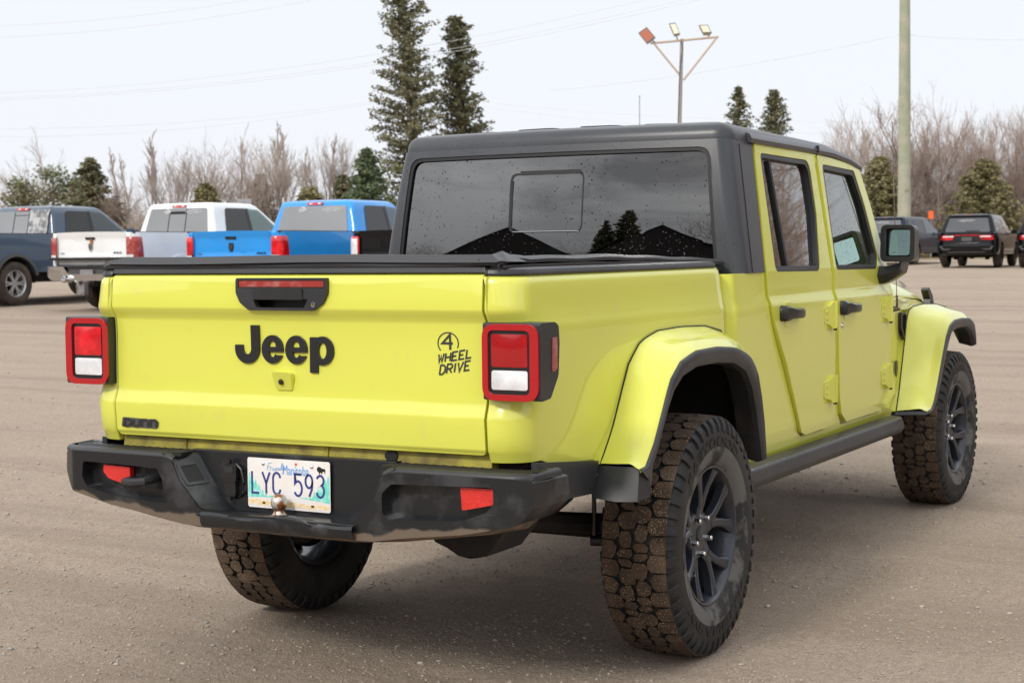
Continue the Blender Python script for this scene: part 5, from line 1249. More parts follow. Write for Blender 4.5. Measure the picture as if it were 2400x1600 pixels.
    if sticker:
        q = B(); squiggle(q, lambda u, v, w_: rear(u, v, .016), .38, 1.735, .42, 3); squiggle(q, lambda u, v, w_: rear(u, v, .016), -.25, 1.745, .16, 5); q.obj('window_lettering', WLINE, bw)
    if bad_window:
        q = B(); rg = random.Random(4); rows = []
        for i in range(9):
            rows.append([(.22 + .52 * j / 8 + rg.uniform(-.01, .01), rear(0, 1.325 + .50 * i / 8, .02 + rg.uniform(0, .02))[1], 1.325 + .50 * i / 8) for j in range(9)])
        q.grid(rows); q.obj('plastic_sheet', P('wrinkled clear plastic', (.48, .48, .48), .25, coat=.4, var=[((.12, .12, .125), 7, .42, .6)], bump=(20, .8, .03)), T_)
    for s in (1, -1):
        for nm, pl, gm in (('rear', [(.93, 1.335, .04), (1.66, 1.325, .02), (1.66, 1.80, .03), (1.06, 1.80, .08)], GLB), ('front', [(1.72, 1.325, .02), (2.62, 1.305, .03), (2.50, 1.42, .05), (2.04, 1.775, .05), (1.72, 1.80, .02)], GLC)):
            q = B(); q.prism(rnd(pl, 0), lambda u, v, w_: side(u, v, .008, s), 0, cv=[1.5, 1.7]); q.obj('side_window', gm, T_)
        q = B()
        for pl in ([(.90, 1.315), (2.66, 1.292), (2.66, 1.302), (.90, 1.327)], [(1.655, 1.32), (1.725, 1.32), (1.725, 1.80), (1.655, 1.80)]): q.prism(pl, lambda u, v, w_: side(u, v, .012, s), 0)
        q.obj('window_trim', BKG, T_)
        q = B()
        for yy in (.80, 1.69, 2.66): q.stroke([(yy, .66), (yy, 1.27)], .012, lambda u, v, w_: (s * (hw + .003 - .10 * max(0, v - 1.12) ** 1.2 * 1.3 - .06 * max(0, .85 - v)), u + CO, v), 0)
        q.obj('door_gap', RUB, T_)
        for yy in (1.50, 2.45):
            pass
        q = B(); q.prism(rect(-.12, .12, -.09, .09, .03), lambda u, v, w_: (s * (1.12 + u), 2.52 + CO + w_, 1.36 + v), .09); q.box((s * .98, 2.56 + CO, 1.30), (.12, .05, .04)); q.obj('side_mirror', col if bumper == 'body' else BKG, T_, bev=.02)
        q = B()
        for yy in (1.40 + CO, 2.35 + CO): q.tube([(s * (hw + .005), yy, 1.12), (s * (hw + .035), yy + .02, 1.12), (s * (hw + .035), yy + .18, 1.12), (s * (hw + .005), yy + .2, 1.12)], .012, 6)
        q.obj('door_handle', col, T_)
    q = B(); q.prism([(-.62, 0), (.62, 0), (.56, 1), (-.56, 1)], lambda u, v, w_: (u, 2.88 + CO - .79 * v, 1.30 + .52 * v), 0); q.obj('windscreen', GLC, T_)
    q = B()
    for x in (-.4, .4): q.box((x, 1.75 + CO, 1.30), (.5, .14, .5)); q.box((x, 1.72 + CO, 1.60), (.26, .1, .18))
    q.box((0, 1.0 + CO, 1.28), (1.4, .14, .4)); q.obj('seat', SEAT, T_, bev=.04)
    # bonnet and front
    q = B(); rows = []
    for y, hh in ((2.72, 1.26), (3.2, 1.245), (3.9, 1.19), (4.40, 1.08), (4.52, .95)): rows.append([(x * (.93 - .03 * (y - 2.7)), y + CO, hh - .10 * abs(x) ** 3.5) for x in (-1, -.85, -.6, -.3, 0, .3, .6, .85, 1)])
    q.grid(rows); q.prism(rect(-.86, .86, .55, 1.0, .05), lambda u, v, w_: (u, 4.54 + CO - w_, v), .1); q.obj('bonnet', col, T_)
    for x in (hw - .14, -hw + .14):
        for y in (0, wb): bg_wheel(T_, x, y, wr, .27, rimm or STEEL, side=1 if x > 0 else -1)
    return T_
WHITE = carpaint('white paint', (.84, .86, .87)); BLUE = carpaint('bright blue paint', (.018, .30, .80)); GREYB = carpaint('slate blue grey paint', (.055, .085, .135)); BLACKP = carpaint('black paint', (.008, .008, .010), .2)
ALU = P('bright alloy wheel', (.55, .55, .56), .3, metal=.7)
RUSTM = P('rust', (.42, .16, .04), .9, var=[((.25, .09, .03), 20, .4, .6)])
def at_px(u, d): p_ = W(u, 600, d); return p_.x, p_.y
x_, y_ = at_px(212, 27.5)
wt = parked_pickup(x_, y_ + 1.2, 0, WHITE, 'white pickup truck with rusted tailgate handle and chrome bumper, left of the blue pickup', dark_lamps=True, emblem=CHR)
q = B(); q.prism([(-.01, 1.17), (.05, 1.16), (.06, 1.21), (.03, 1.24), (.0, 1.24)], lambda u, v, w_: (u, -1.20 + w_, v), .004); q.prism([(.30, .80), (.48, .80), (.44, .85), (.37, .875), (.33, .84)], lambda u, v, w_: (u, -1.196 + w_, v), .004); q.obj('rust_patch', RUSTM, wt)
q = B(); q.lathe([(.055, -.14), (.065, -.12), (.065, .05), (.05, .08)], 14, 'Y', (-.42, -1.30, .56)); q.obj('exhaust_tip', CHR, wt)
q = B(); q.box((.05, -1.40, .50), (.06, .35, .06)); q.prism(rect(-.09, .09, -.13, .10, .01), lambda u, v, w_: (.05 + u, -1.52 + w_, .42 + v), .10); q.obj('hitch_block', STEEL, wt, bev=.01)
x_, y_ = at_px(541, 25.7)
bt = parked_pickup(x_, y_ + 1.2, 0, BLUE, 'bright blue pickup truck with white lettering on its rear window', emblem=BKG, bumper='grey', slider=False)
bx_ = x_
q = B(); q.prism([(-.02, 0), (.10, 0), (.0, .07)], lambda u, v, w_: (-.55 + w_, .95 + CO + u, 1.885 + v), .015); q.obj('roof_fin', BKG, bt)
x_, y_ = W(817, 600, 24.6).x, W(817, 600, 24.6).y
kt = parked_pickup(x_ + 1.0, y_ + 1.15, 0, BLACKP, 'black pickup truck mostly hidden behind the yellow truck, its white and red lamp showing', bumper='grey', white_lamp=True, sticker=False, third=False)
gx_, gy_ = W(34.4, 672, 30.2).x, W(34.4, 672, 30.2).y
gt = parked_pickup(gx_ - .90, gy_, R(-1), GREYB, 'slate grey pickup truck with a plastic sheet taped over its rear window', flares=True, bad_window=True, sticker=False, rimm=ALU, bumper='body', rimr=.415)
vx_, vy_ = W(-64, 560, 31.5).x, W(-64, 560, 31.5).y
parked_pickup(vx_ - .35, vy_ + .3, 0, WHITE, 'white vehicle cut off by the left edge of the photo, beside the slate grey pickup', sticker=False, bumper='body')

def parked_suv(px_, py_, rz, col, label, rimm=BKG, racetrack=True, group=None):
    z = gz(px_, py_); T_ = empty('parked_suv', (px_, py_, z), rz, label=label, cat='suv', group=group)
    hw = .965; wr = .385; wb = 3.04; ar = wr + .07
    for s in (1, -1):
        q = B(); bot = arch_line(-.98, 3.95, .42, [(0, wr), (wb, wr)], ar)
        ol = bot + [(4.0, .70, .10), (3.88, .93, .12), (2.4, 1.08, .05), (-.98, 1.14, .03)]
        q.prism(rnd(ol, 0), lambda u, v, w_: (s * (hw - w_ - .12 * max(0, v - .95) - .10 * max(0, .62 - v) - .05 * max(0, u - 3.0) ** 1.5 - .35 * max(0, (-.74 - u)) ** 1.6), u, v), .08, cu=[-.95, -.9, -.82, -.74, 3.1, 3.5], cv=[.62, .8, .95, 1.05]); q.obj('body_side', col, T_, bev=.012, ang=50)
        for wy in (0, wb):
            q = B(); pl = [(wy - ar * math.cos(R(a)), wr + ar * math.sin(R(a))) for a in range(0, 181, 15)]
            q.grid([[(s * (hw - .05), y, zz) for y, zz in pl], [(s * .5, y, zz) for y, zz in pl]]); q.grid([[(s * .5, y, zz) for y, zz in pl], [(s * .5, y, .25) for y, zz in pl]]); q.obj('wheel_housing', DARK, T_)
        q = B()
        q.stroke([(.55, .50), (2.45, .50)], .025, lambda u, v, w_: (s * (hw + .004 - .10 * .1), u, v), .01); q.stroke([(.9, .93), (2.3, .93)], .012, lambda u, v, w_: (s * (hw + .006), u, v), .02); q.obj('side_trim', PLA, T_)
    q = B(); q.box((0, 1.5, .50), (1.7, 4.6, .2)); q.box((0, 3.3, .8), (1.6, 1.2, .2)); q.tube([(-.8, 0, wr), (.8, 0, wr)], .05, 8); q.obj('chassis', DARK, T_)
    # rear skin: bumper and hatch, lofted with rounded corners
    q = B(); rows = []
    for zz, yy, h_ in ((.40, -.93, .86), (.44, -1.02, .90), (.56, -1.06, .93), (.70, -1.07, .94), (.74, -1.03, .945), (.80, -.98, .95), (.812, -.979, .95), (1.0, -.979, .95), (1.01, -.975, .95), (1.14, -.968, .93)):
        rows.append([(x * h_, yy + .22 * abs(x) ** 6, zz) for x in (-1, -.95, -.85, -.7, -.4, 0, .4, .7, .85, .95, 1)])
    q.grid(rows); q.obj('rear_skin', col, T_)
    q = B(); q.prism(rnd([(-.86, .70), (-.80, .70), (-.72, .62, .03), (.72, .62, .03), (.80, .70), (.86, .70), (.78, .585, .03), (-.78, .585, .03)], 0), lambda u, v, w_: (u, -1.078 + .14 * abs(u) ** 6 + w_, v), .02); q.stroke([(-.6, .50), (.6, .50)], .02, lambda u, v, w_: (u, -1.07 + w_, v), .02); q.obj('bumper_trim', PLA, T_)
    gh, side, rear = greenhouse(T_, col, -.86, -.52, 1.55, 2.50, 1.10, 1.715, .905, .70, name='upper_body', crown=.035)
    q = B(); q.prism(rnd([(-.72, 1.15, .05), (.72, 1.15, .05), (.60, 1.62, .06), (-.60, 1.62, .06)], 0), lambda u, v, w_: rear(u, v, .008), 0, cu=[0], cv=[1.4]); bw = q.obj('rear_window', GLS, T_)
    q = B(); squiggle(q, lambda u, v, w_: rear(u, v, .014), -.05, 1.53, .55, 9); q.obj('window_lettering', WLINE, bw)
    q = B(); q.stroke([(-.05, 1.18), (.38, 1.19)], .03, lambda u, v, w_: rear(u, v, .016), .01); q.obj('wiper', BKG, bw)
    q = B(); q.prism(rect(-.62, .62, 1.655, 1.70, .01), lambda u, v, w_: (u, rear(u, v, .06)[1] + w_, v), .12); q.obj('spoiler', col, T_, bev=.01)
    for s in (1, -1):
        for pl, gm in (([(-.62, 1.16, .03), (.12, 1.15, .02), (.12, 1.62, .03), (-.30, 1.60, .06)], GLB), ([(.16, 1.15, .02), (1.04, 1.14, .02), (1.04, 1.645, .03), (.16, 1.63, .03)], GLB), ([(1.09, 1.14, .02), (2.16, 1.12, .03), (1.50, 1.60, .05), (1.09, 1.645, .02)], GLC)):
            q = B(); q.prism(rnd(pl, 0), lambda u, v, w_: side(u, v, .007, s), 0, cv=[1.4]); q.obj('side_window', gm, T_)
        q = B(); q.prism(rect(-.10, .10, -.07, .07, .03), lambda u, v, w_: (s * (1.06 + u), 2.02 + w_, 1.16 + v), .10); q.box((s * .95, 2.06, 1.12), (.1, .04, .03)); q.obj('side_mirror', col, T_, bev=.02)
        # lamps
        q = B(); q.grid([[(s * x, y, zz) for x, y in ((.30, -.992), (.60, -.985), (.80, -.95), (.90, -.86), (.955, -.76))] for zz in ((.90, 1.05) if True else ())]) if not racetrack else q.prism(rnd([(.46, .895, .02), (.86, .895, .02), (.88, 1.045, .01), (.38, 1.045, .01)], 0), lambda u, v, w_: (s * u, -.985 + .19 * u ** 6 - .012 + w_, v), .03, cu=[.6, .7, .78]); lp = q.obj('tail_lamp', REDL, T_, bev=.006)
        q = B(); q.prism(rnd([(.42, .985), (.76, .985), (.76, 1.025), (.42, 1.025)], 0), lambda u, v, w_: (s * u, -1.003 + .19 * u ** 6 + w_, v), .004, cu=[.6]); q.obj('reverse_lens', CLR, lp)
    if racetrack:
        q = B(); q.prism([(-.40, 1.01), (-.30, 1.035), (.30, 1.035), (.40, 1.01), (.40, 1.045), (.30, 1.06), (-.30, 1.06), (-.40, 1.045)], lambda u, v, w_: (u, -1.0 + w_, v), .02); q.obj('lamp_bar', REDL, T_)
        q = B(); q.prism(rect(-.16, .16, .86, .985, .01), lambda u, v, w_: (u, -.99 + w_, v), .01); q.obj('plate_blank', P('matt grey panel', (.09, .09, .09), .8), T_)
    q = B(); q.prism(rect(-.09, .09, 1.70, 1.715, .003), lambda u, v, w_: (u, rear(u, v, .062)[1] + w_, v), .02); q.obj('high_brake_light', REDD, T_)
    q = B(); q.prism([(-.02, 0), (.12, 0), (.02, .06)], lambda u, v, w_: (-.01 + w_, .0 + u, 1.745 + v), .02); q.obj('roof_fin', col, T_)
    q = B(); rows = []
    for y, hh in ((2.40, 1.10), (2.9, 1.085), (3.5, 1.02), (3.85, .93), (3.98, .78)): rows.append([(x * (.92 - .04 * (y - 2.4)), y, hh - .10 * abs(x) ** 3.5) for x in (-1, -.85, -.6, -.3, 0, .3, .6, .85, 1)])
    q.grid(rows); q.prism(rect(-.84, .84, .42, .85, .05), lambda u, v, w_: (u, 4.0 - w_, v), .1); q.obj('bonnet', col, T_)
    q = B(); q.prism([(-.60, 0), (.60, 0), (.52, 1), (-.52, 1)], lambda u, v, w_: (u, 2.50 - .88 * v + .03, 1.12 + .54 * v), 0); q.obj('windscreen', GLC, T_)
    q = B()
    for x in (-.4, .4): q.box((x, 1.35, 1.1), (.5, .14, .5)); q.box((x, 1.32, 1.38), (.26, .1, .16)); q.box((x, .35, 1.05), (.5, .14, .45))
    q.obj('seat', SEAT, T_, bev=.04)
    for x in (hw - .13, -hw + .13):
        for y in (0, wb): bg_wheel(T_, x, y, wr, .25, rimm, 7, side=1 if x > 0 else -1)
    return T_
p_ = W(2258, 600, 52); parked_suv(p_.x + .05, p_.y + .98, R(3), BLACKP, 'glossy black suv seen whole right of the door mirror, white lettering on its rear window')
p_ = W(2450, 600, 50.5); parked_suv(p_.x, p_.y + .98, R(3), BLACKP, 'black suv cut off by the right edge of the photo')
NAV = carpaint('dark blue paint', (.012, .018, .035), .22)
p_ = W(2090, 600, 58); parked_suv(p_.x - .25, p_.y + .9, R(-8), NAV, 'dark blue suv with bright alloy wheels partly behind the door mirror', rimm=ALU, racetrack=False)

# ------------------------------------------------------------------ poles, signs, floodlight mast
POLE = P('green treated pole', (.30, .33, .235), .85, var=[((.42, .38, .30), 1.2, .45, .65), ((.16, .17, .12), 3, .6, .75)], bump=(18, .5, .02))
WOODG = P('weathered grey wood', (.32, .29, .27), .85, bump=(20, .5, .02)); WOODT = P('tan timber', (.50, .40, .31), .85)
p_ = W(2119, 600, 66); zb = gz(p_.x, p_.y)
q = B(); n_ = 20; q.tube([(p_.x + .08 * k / n_ * 0, p_.y, zb - .4 + 17.0 * k / n_) for k in range(n_ + 1)], [.285 - .115 * k / n_ for k in range(n_ + 1)], 20)
tag(q.obj('utility_pole', POLE), 'tall thick pale green wooden pole rising behind the dark blue suv', 'utility pole')
p_ = W(977, 400, 112); zb = gz(p_.x, p_.y); top_ = W(975, 214, 112).z
q = B(); q.tube([(p_.x, p_.y, zb), (p_.x - .05, p_.y, top_)], [.16, .12], 10); tag(q.obj('utility_pole', POLE), 'thin distant green pole in front of the two tall spruces', 'utility pole')
# mast
p_ = W(1594, 600, 70); zb = gz(p_.x, p_.y); MS = empty('floodlight_mast', (p_.x, p_.y, zb), label='grey wooden mast with a braced crossbar carrying three floodlights', cat='floodlight mast')
rel = lambda u, v, dd=0: W(u, v, 70 + dd) - Vector((p_.x, p_.y, zb))
q = B(); q.tube([(0, 0, -.3), tuple(rel(1593, 288)), tuple(rel(1598, 92))], [.10, .085, .075], 10); q.obj('pole', WOODG, MS)
q = B(); q.tube([tuple(rel(1525, 102)), tuple(rel(1684, 87))], .05, 8); q.obj('crossbar', WOODT, MS)
for a_, b_ in (((1534, 104), (1593, 176)), ((1679, 90), (1602, 188))):
    q = B(); q.tube([tuple(rel(*a_)), tuple(rel(*b_))], .045, 8); q.obj('brace', WOODT, MS)
q = B(); q.tube([tuple(rel(1596, 95, -.1)), tuple(rel(1600, 115, -.12)), tuple(rel(1594, 150, -.12)), tuple(rel(1592, 190, -.12)), tuple(rel(1589, 288, -.12))], .018, 5); q.obj('cable', PLA, MS)
LAMPG = P('lamp glass', (.62, .60, .45), .2, coat=1); LAMPH = P('lamp housing', (.45, .42, .36), .5)
def flood(cu, cv, corners, gm, lab=None):
    P4 = [rel(u, v, d) for u, v, d in corners]; nrm = (P4[1] - P4[0]).cross(P4[3] - P4[0]).normalized()
    if nrm.dot(FWD) > 0: nrm = -nrm
    c = sum(P4, Vector()) / 4
    q = B(); A_ = [p - nrm * .16 * 0 for p in P4]; Bk = [c + (p - c) * .8 - nrm * .20 for p in P4]
    q.grid([A_, [p - nrm * .05 for p in A_], Bk], cv=True, cap1=True); fl = q.obj('floodlight', LAMPH, MS, label=lab)
    q = B(); I_ = [c + (p - c) * .85 + nrm * .01 for p in P4]; q.raw(I_, [(0, 1, 2, 3)]); q.obj('lens', gm, fl)
    q = B(); O_ = [p + nrm * .012 for p in P4]; I2 = [c + (p - c) * .85 + nrm * .012 for p in P4]; q.grid([O_, I2], cv=True); q.obj('bezel', PLA, fl)
    q = B(); q.tube([tuple(c - nrm * .1), tuple(rel(cu, cv))], .025, 6); q.obj('bracket', PLA, MS)
flood(1536, 100, [(1496, 78, .1), (1516, 64, .1), (1536, 88, -.2), (1516, 103, -.2)], P('rusty brown lamp cover', (.36, .10, .05), .6), 'floodlight with a rusty red cover, tipped sideways')
flood(1588, 94, [(1568, 56, .1), (1583, 54, .1), (1594, 80, -.2), (1580, 83, -.2)], LAMPG)
flood(1663, 88, [(1638, 60, .1), (1659, 59, .1), (1668, 77, -.2), (1648, 78, -.2)], LAMPG)
# signs
p_ = W(2182, 560, 72); zb = gz(p_.x, p_.y); s1 = empty('marker_sign', (p_.x, p_.y, zb), -YAW * 0 + R(12), label='small orange marker sign on a thin grey post at the treeline', cat='sign')
top_ = W(2182, 495, 72).z - zb
q = B(); q.box((0, 0, top_ / 2 - .1), (.04, .04, top_ + .2)); q.obj('post', STEEL, s1)
q = B(); q.prism(rect(-.11, .11, top_ - .34, top_, .01), lambda u, v, w_: (u, -.03 + w_, v), .01); q.obj('panel', P('orange sign', (.85, .12, .02), .5), s1)
q = B(); q.prism(rect(-.22, -.02, top_ - .92, top_ - .78, .01), lambda u, v, w_: (u, -.05 + w_, v), .08); q.obj('meter_box', P('box pale', (.62, .62, .60), .5), s1)
p_ = W(573, 520, 58); zb = gz(p_.x, p_.y); s1 = empty('sign_board', (p_.x, p_.y, zb), R(30), label='plain grey sign board on posts behind the white and blue pickups', cat='sign')
top_ = W(573, 466, 58).z - zb
q = B(); q.prism(rect(-.26, .26, top_ - .5, top_, .01), lambda u, v, w_: (u, -.03 + w_, v), .03); q.obj('panel', P('grey board', (.30, .31, .33), .6), s1)
q = B(); q.box((0, 0, top_ / 2 - .1), (.06, .06, top_)); q.obj('post', STEEL, s1)
a_, b_ = W(1497, 300, 60), W(1499, 228, 60)
q = B(); q.tube([(a_.x, a_.y, gz(a_.x, a_.y)), tuple(b_)], [.02, .012], 6); q.lathe([(.001, .06), (.02, .05), (.02, 0)], 6, 'Z', tuple(b_)); tag(q.obj('whip_antenna', PLA), 'thin dark whip antenna standing up behind the hardtop roof', 'antenna')
# overhead wires
WIRE = P('wire', (.72, .72, .73), .6)
def wire(u0, v0, u1, v1, d0, d1, sag, lab, r_=.013):
    a_, b_ = W(u0, v0, d0), W(u1, v1, d1)
    q = B(); q.tube([tuple(a_.lerp(b_, k / 24) - Vector((0, 0, sag * 4 * (k / 24) * (1 - k / 24)))) for k in range(25)], r_, 4); tag(q.obj('overhead_wire', WIRE), lab, 'overhead wire', 'overhead wires')
WL = ['uppermost thin wire in the top left corner of the sky', 'second thin wire down in the top left corner of the sky', 'top wire of the three that cross behind the tall spruces', 'middle wire of the three that cross behind the tall spruces', 'lowest wire of the three that cross behind the tall spruces', '', '', 'upper faint wire meeting the thin distant pole from the left', 'lower faint wire meeting the thin distant pole from the left', 'upper faint wire leaving the thin distant pole to the right', 'lower faint wire leaving the thin distant pole to the right', 'upper faint wire above the bare trees on the right', 'lower faint wire above the bare trees on the right']
for k, (u0, v0, u1, v1, d0, d1, sg) in enumerate(((-200, 62, 900, -70, 60, 60, .6), (-200, 92, 1000, -60, 60, 60, .6), (-200, 222, 2000, -130, 85, 70, 1.6), (-200, 232, 2000, -105, 85, 70, 1.6), (-200, 236, 2000, -95, 85, 70, 1.6), (1290, 212, 2119, 80, 95, 66, .3), (2119, 82, 2700, 70, 66, 66, .3), (-200, 300, 975, 222, 100, 112, .8), (-200, 318, 975, 222, 100, 112, 1.0), (975, 222, 2900, 260, 112, 90, 1.2), (975, 226, 2900, 280, 112, 90, 1.6), (1900, 300, 2900, 268, 120, 95, .3), (1880, 318, 2900, 300, 120, 95, .3))):
    wire(u0, v0, u1, v1, d0, d1, sg, (WL[k] if k not in (5, 6) else ('thin line running from the left to the thick green pole' if k == 5 else 'thin line leaving the thick green pole to the right')), (.007 if k < 2 else .009))
for o in [o for o in COL.objects if o.name.startswith('overhead_wire') and o['label'].startswith('thin line')]: del o['group']

# ------------------------------------------------------------------ trees
FIR = P('olive spruce needles', (.15, .15, .075), .8, var=[((.21, .185, .11), .9, .4, .65), ((.085, .095, .05), 2.5, .5, .7)])
FIRB = P('blue green spruce needles', (.085, .125, .06), .8, var=[((.14, .165, .085), 2.0, .4, .65)])
CED = P('cedar foliage', (.20, .18, .08), .85, var=[((.27, .23, .12), 1.5, .42, .62), ((.09, .10, .045), 3, .55, .7)])
PIN = P('bright pine foliage', (.15, .19, .075), .85, var=[((.22, .18, .12), 1.0, .42, .58)])
BARK = P('grey brown bark', (.23, .19, .165), .9); TWIG = P('bare twigs', (.39, .325, .285), .9, var=[((.47, .405, .365), .25, .4, .6)]); TWIGR = P('reddish bare twigs', (.41, .315, .265), .9)
def tris_to(name, parts, mat_, parent):
    V_ = np.concatenate(parts).reshape(-1, 3); return np_mesh(name, V_, np.arange(len(V_)).reshape(-1, 3), mat_, parent=parent)
def clump(rg, c, n, r, flat, size, droop=0):
    """n leaf tufts round centres c (m,3)"""
    m_ = len(c); p = np.repeat(c, n, 0) + rg.normal(0, 1, (m_ * n, 3)) * np.array([r, r, r * flat])
    d1 = rg.normal(0, 1, p.shape); d1[:, 2] = d1[:, 2] * .45 - droop; d1 /= np.linalg.norm(d1, axis=1)[:, None]
    d2 = rg.normal(0, 1, p.shape); d2 -= (d2 * d1).sum(1)[:, None] * d1; d2 /= np.linalg.norm(d2, axis=1)[:, None]
    s = size * rg.uniform(.6, 1.4, len(p))[:, None]
    return np.stack([p - d2 * s * .32, p + d2 * s * .32, p + d1 * s], 1)
def conifer(h, rad, seed, mat_, base_clear=.08, dens=1.0, irregular=.3, power=1.0, lean=0, droop=.25, size=.20, gap=0):
    rg = np.random.default_rng(seed); root = empty('spruce_tree')
    trunk = B(); trunk.tube([(lean * k / 8, 0, h * k / 8) for k in range(9)], [h * .014 * (1 - k / 8.5) + .01 for k in range(9)], 7); trunk.obj('trunk', BARK, root)
    parts = []; br = B(); z = h * base_clear; i = 0
    while z < h * .985:
        f = 1 - z / h
        L0 = rad * (f ** power) * (1 if f > .06 else .8)
        nb = max(3, int((5 + 5 * f) * dens))
        for k in range(nb):
            a = rg.uniform(0, 2 * PI); Lb = L0 * rg.uniform(1 - irregular, 1 + irregular * .8) + .06
            if rg.random() < gap: continue
            up = .25 * (1 - f) + .08 - rg.random() * droop * f
            n_ = max(3, int(Lb / .22)); tt = np.linspace(.15, 1, n_)
            cx = lean * z / h + np.cos(a) * Lb * tt; cy = np.sin(a) * Lb * tt; cz = z + Lb * (up * tt + .10 * tt ** 2)
            c = np.stack([cx, cy, cz], -1)
            parts.append(clump(rg, c, int(13 * dens) + 1, .05 + .035 * Lb, .6, size, .1))
            if Lb > .7 and k % 2 == 0: br.tube([(lean * z / h, 0, z), (float(cx[-1]), float(cy[-1]), float(cz[-1]))], [.02, .006], 3, cap=False)
        z += (.10 + .16 * f) * (h / 8) ** .55; i += 1
    br.obj('branches', BARK, root, kind='stuff')
    o = tris_to('crown', parts, mat_, root); return root
def place(root, u, v, d, rz, name, label, cat, group=None, s=1, base=None):
    p_ = W(u, v, d); root.location = (p_.x, p_.y, gz(p_.x, p_.y) - .05); root.rotation_euler = (0, 0, rz); root.scale = (s, s, s); root.name = name
    tag(root, label, cat, group); return root
def ht(u, v, d): p_ = W(u, v, d); return p_.z - gz(p_.x, p_.y)
place(conifer(ht(935, -60, 75), 1.65, 11, FIR, .02, 1.15, .5, .34, lean=-.55, gap=.22, size=.15), 974, 300, 75, YAW, 'spruce_tree', 'tallest spruce, ragged and cut by the top of the photo, left of its twin', 'spruce tree')
place(conifer(ht(1066, 36, 78), 1.5, 12, FIR, .02, 1.25, .4, .42, lean=-.5, gap=.14, size=.15), 1096, 300, 78, YAW, 'spruce_tree', 'tall dark spruce with a rounded tip, right one of the tall pair', 'spruce tree')
place(conifer(ht(861, 348, 55), 1.35, 13, FIRB, .02, 1.25, .18, .9, size=.13), 861, 440, 55, 1, 'spruce_tree', 'small blue green spruce just left of the cab behind the blue pickup', 'spruce tree')
place(conifer(ht(1731, 196, 88), 2.7, 14, FIR, .25, .9, .42, 1.0, size=.14), 1731, 280, 88, 1, 'spruce_tree', 'left of two spruce tops showing above the hardtop roof', 'spruce tree')
place(conifer(ht(1813, 206, 88), 2.8, 15, FIR, .25, 1.0, .42, .9, size=.14), 1813, 280, 88, 3, 'spruce_tree', 'right, bushier one of two spruce tops showing above the hardtop roof', 'spruce tree')
place(conifer(ht(212, 372, 80), 2.0, 16, FIR, .05, 1.0, .3, .8, size=.2), 212, 440, 80, 1, 'spruce_tree', 'dull olive spruce standing alone above the slate grey pickup', 'spruce tree')
place(conifer(ht(2078, 368, 74), 1.75, 17, CED, .0, 1.5, .28, .70, size=.14), 2062, 440, 74, 1, 'cedar_tree', 'dense olive cedar behind the dark blue suv and the thick pole', 'cedar tree')
place(conifer(ht(2311, 372, 74), 2.1, 18, CED, .0, 1.5, .30, .75, size=.14), 2306, 440, 74, 2, 'cedar_tree', 'dense olive cedar behind the whole black suv', 'cedar tree')
place(conifer(ht(482, 432, 72), 1.2, 19, CED, .0, 1.2, .2, .7, size=.2), 482, 460, 72, 2, 'cedar_tree', 'small olive cedar just above the white pickup roof', 'cedar tree')
place(conifer(ht(726, 440, 66), 1.2, 20, CED, .0, 1.1, .2, .7, size=.2), 726, 460, 66, 2, 'cedar_tree', 'small olive cedar just above the blue pickup roof', 'cedar tree')
place(conifer(ht(612, 408, 84), 1.3, 21, FIR, .0, .9, .3, .8, size=.2), 612, 460, 84, 2, 'spruce_tree', 'thin dark conifer among bare trees between the white and blue pickups', 'spruce tree')
place(conifer(ht(805, 408, 84), 1.2, 22, FIR, .0, .9, .3, .8, size=.2), 805, 460, 84, 2, 'spruce_tree', 'little dark conifer above the rear of the blue pickup cab', 'spruce tree')
def pine(seed, h, rad):
    rg = np.random.default_rng(seed); root = empty('pine_tree'); t_ = B(); t_.tube([(0, 0, 0), (.1, 0, h * .5), (.05, .1, h * .95)], [.12, .09, .03], 6); t_.obj('trunk', BARK, root)
    br = B(); parts = []
    for k in range(34):
        z = h * rg.uniform(.15, .98); a = rg.uniform(0, 2 * PI); r_ = rad * rg.uniform(.3, 1) * (1.15 - .75 * (z / h) ** 1.5); c = np.array([[math.cos(a) * r_, math.sin(a) * r_, z + .15 * r_]])
        c = np.concatenate([c * f + (1 - f) * np.array([[0, 0, z]]) for f in (.55, .8, 1.0)]); parts.append(clump(rg, c, 26, .24, .6, .15)); br.tube([(.05, 0, z - .2), tuple(c[-1])], [.035, .01], 4, cap=False)
    br.obj('branches', BARK, root, kind='stuff'); tris_to('crown', parts, PIN, root); return root
place(pine(31, ht(120, 395, 74), 2.0), 120, 460, 74, 0, 'pine_tree', 'bushy green pine behind the slate grey pickup roof', 'pine tree')
place(pine(32, ht(55, 425, 72), 1.6), 58, 460, 72, 2, 'pine_tree', 'lower bright green pine at the far left, left of the bushier pine', 'pine tree')
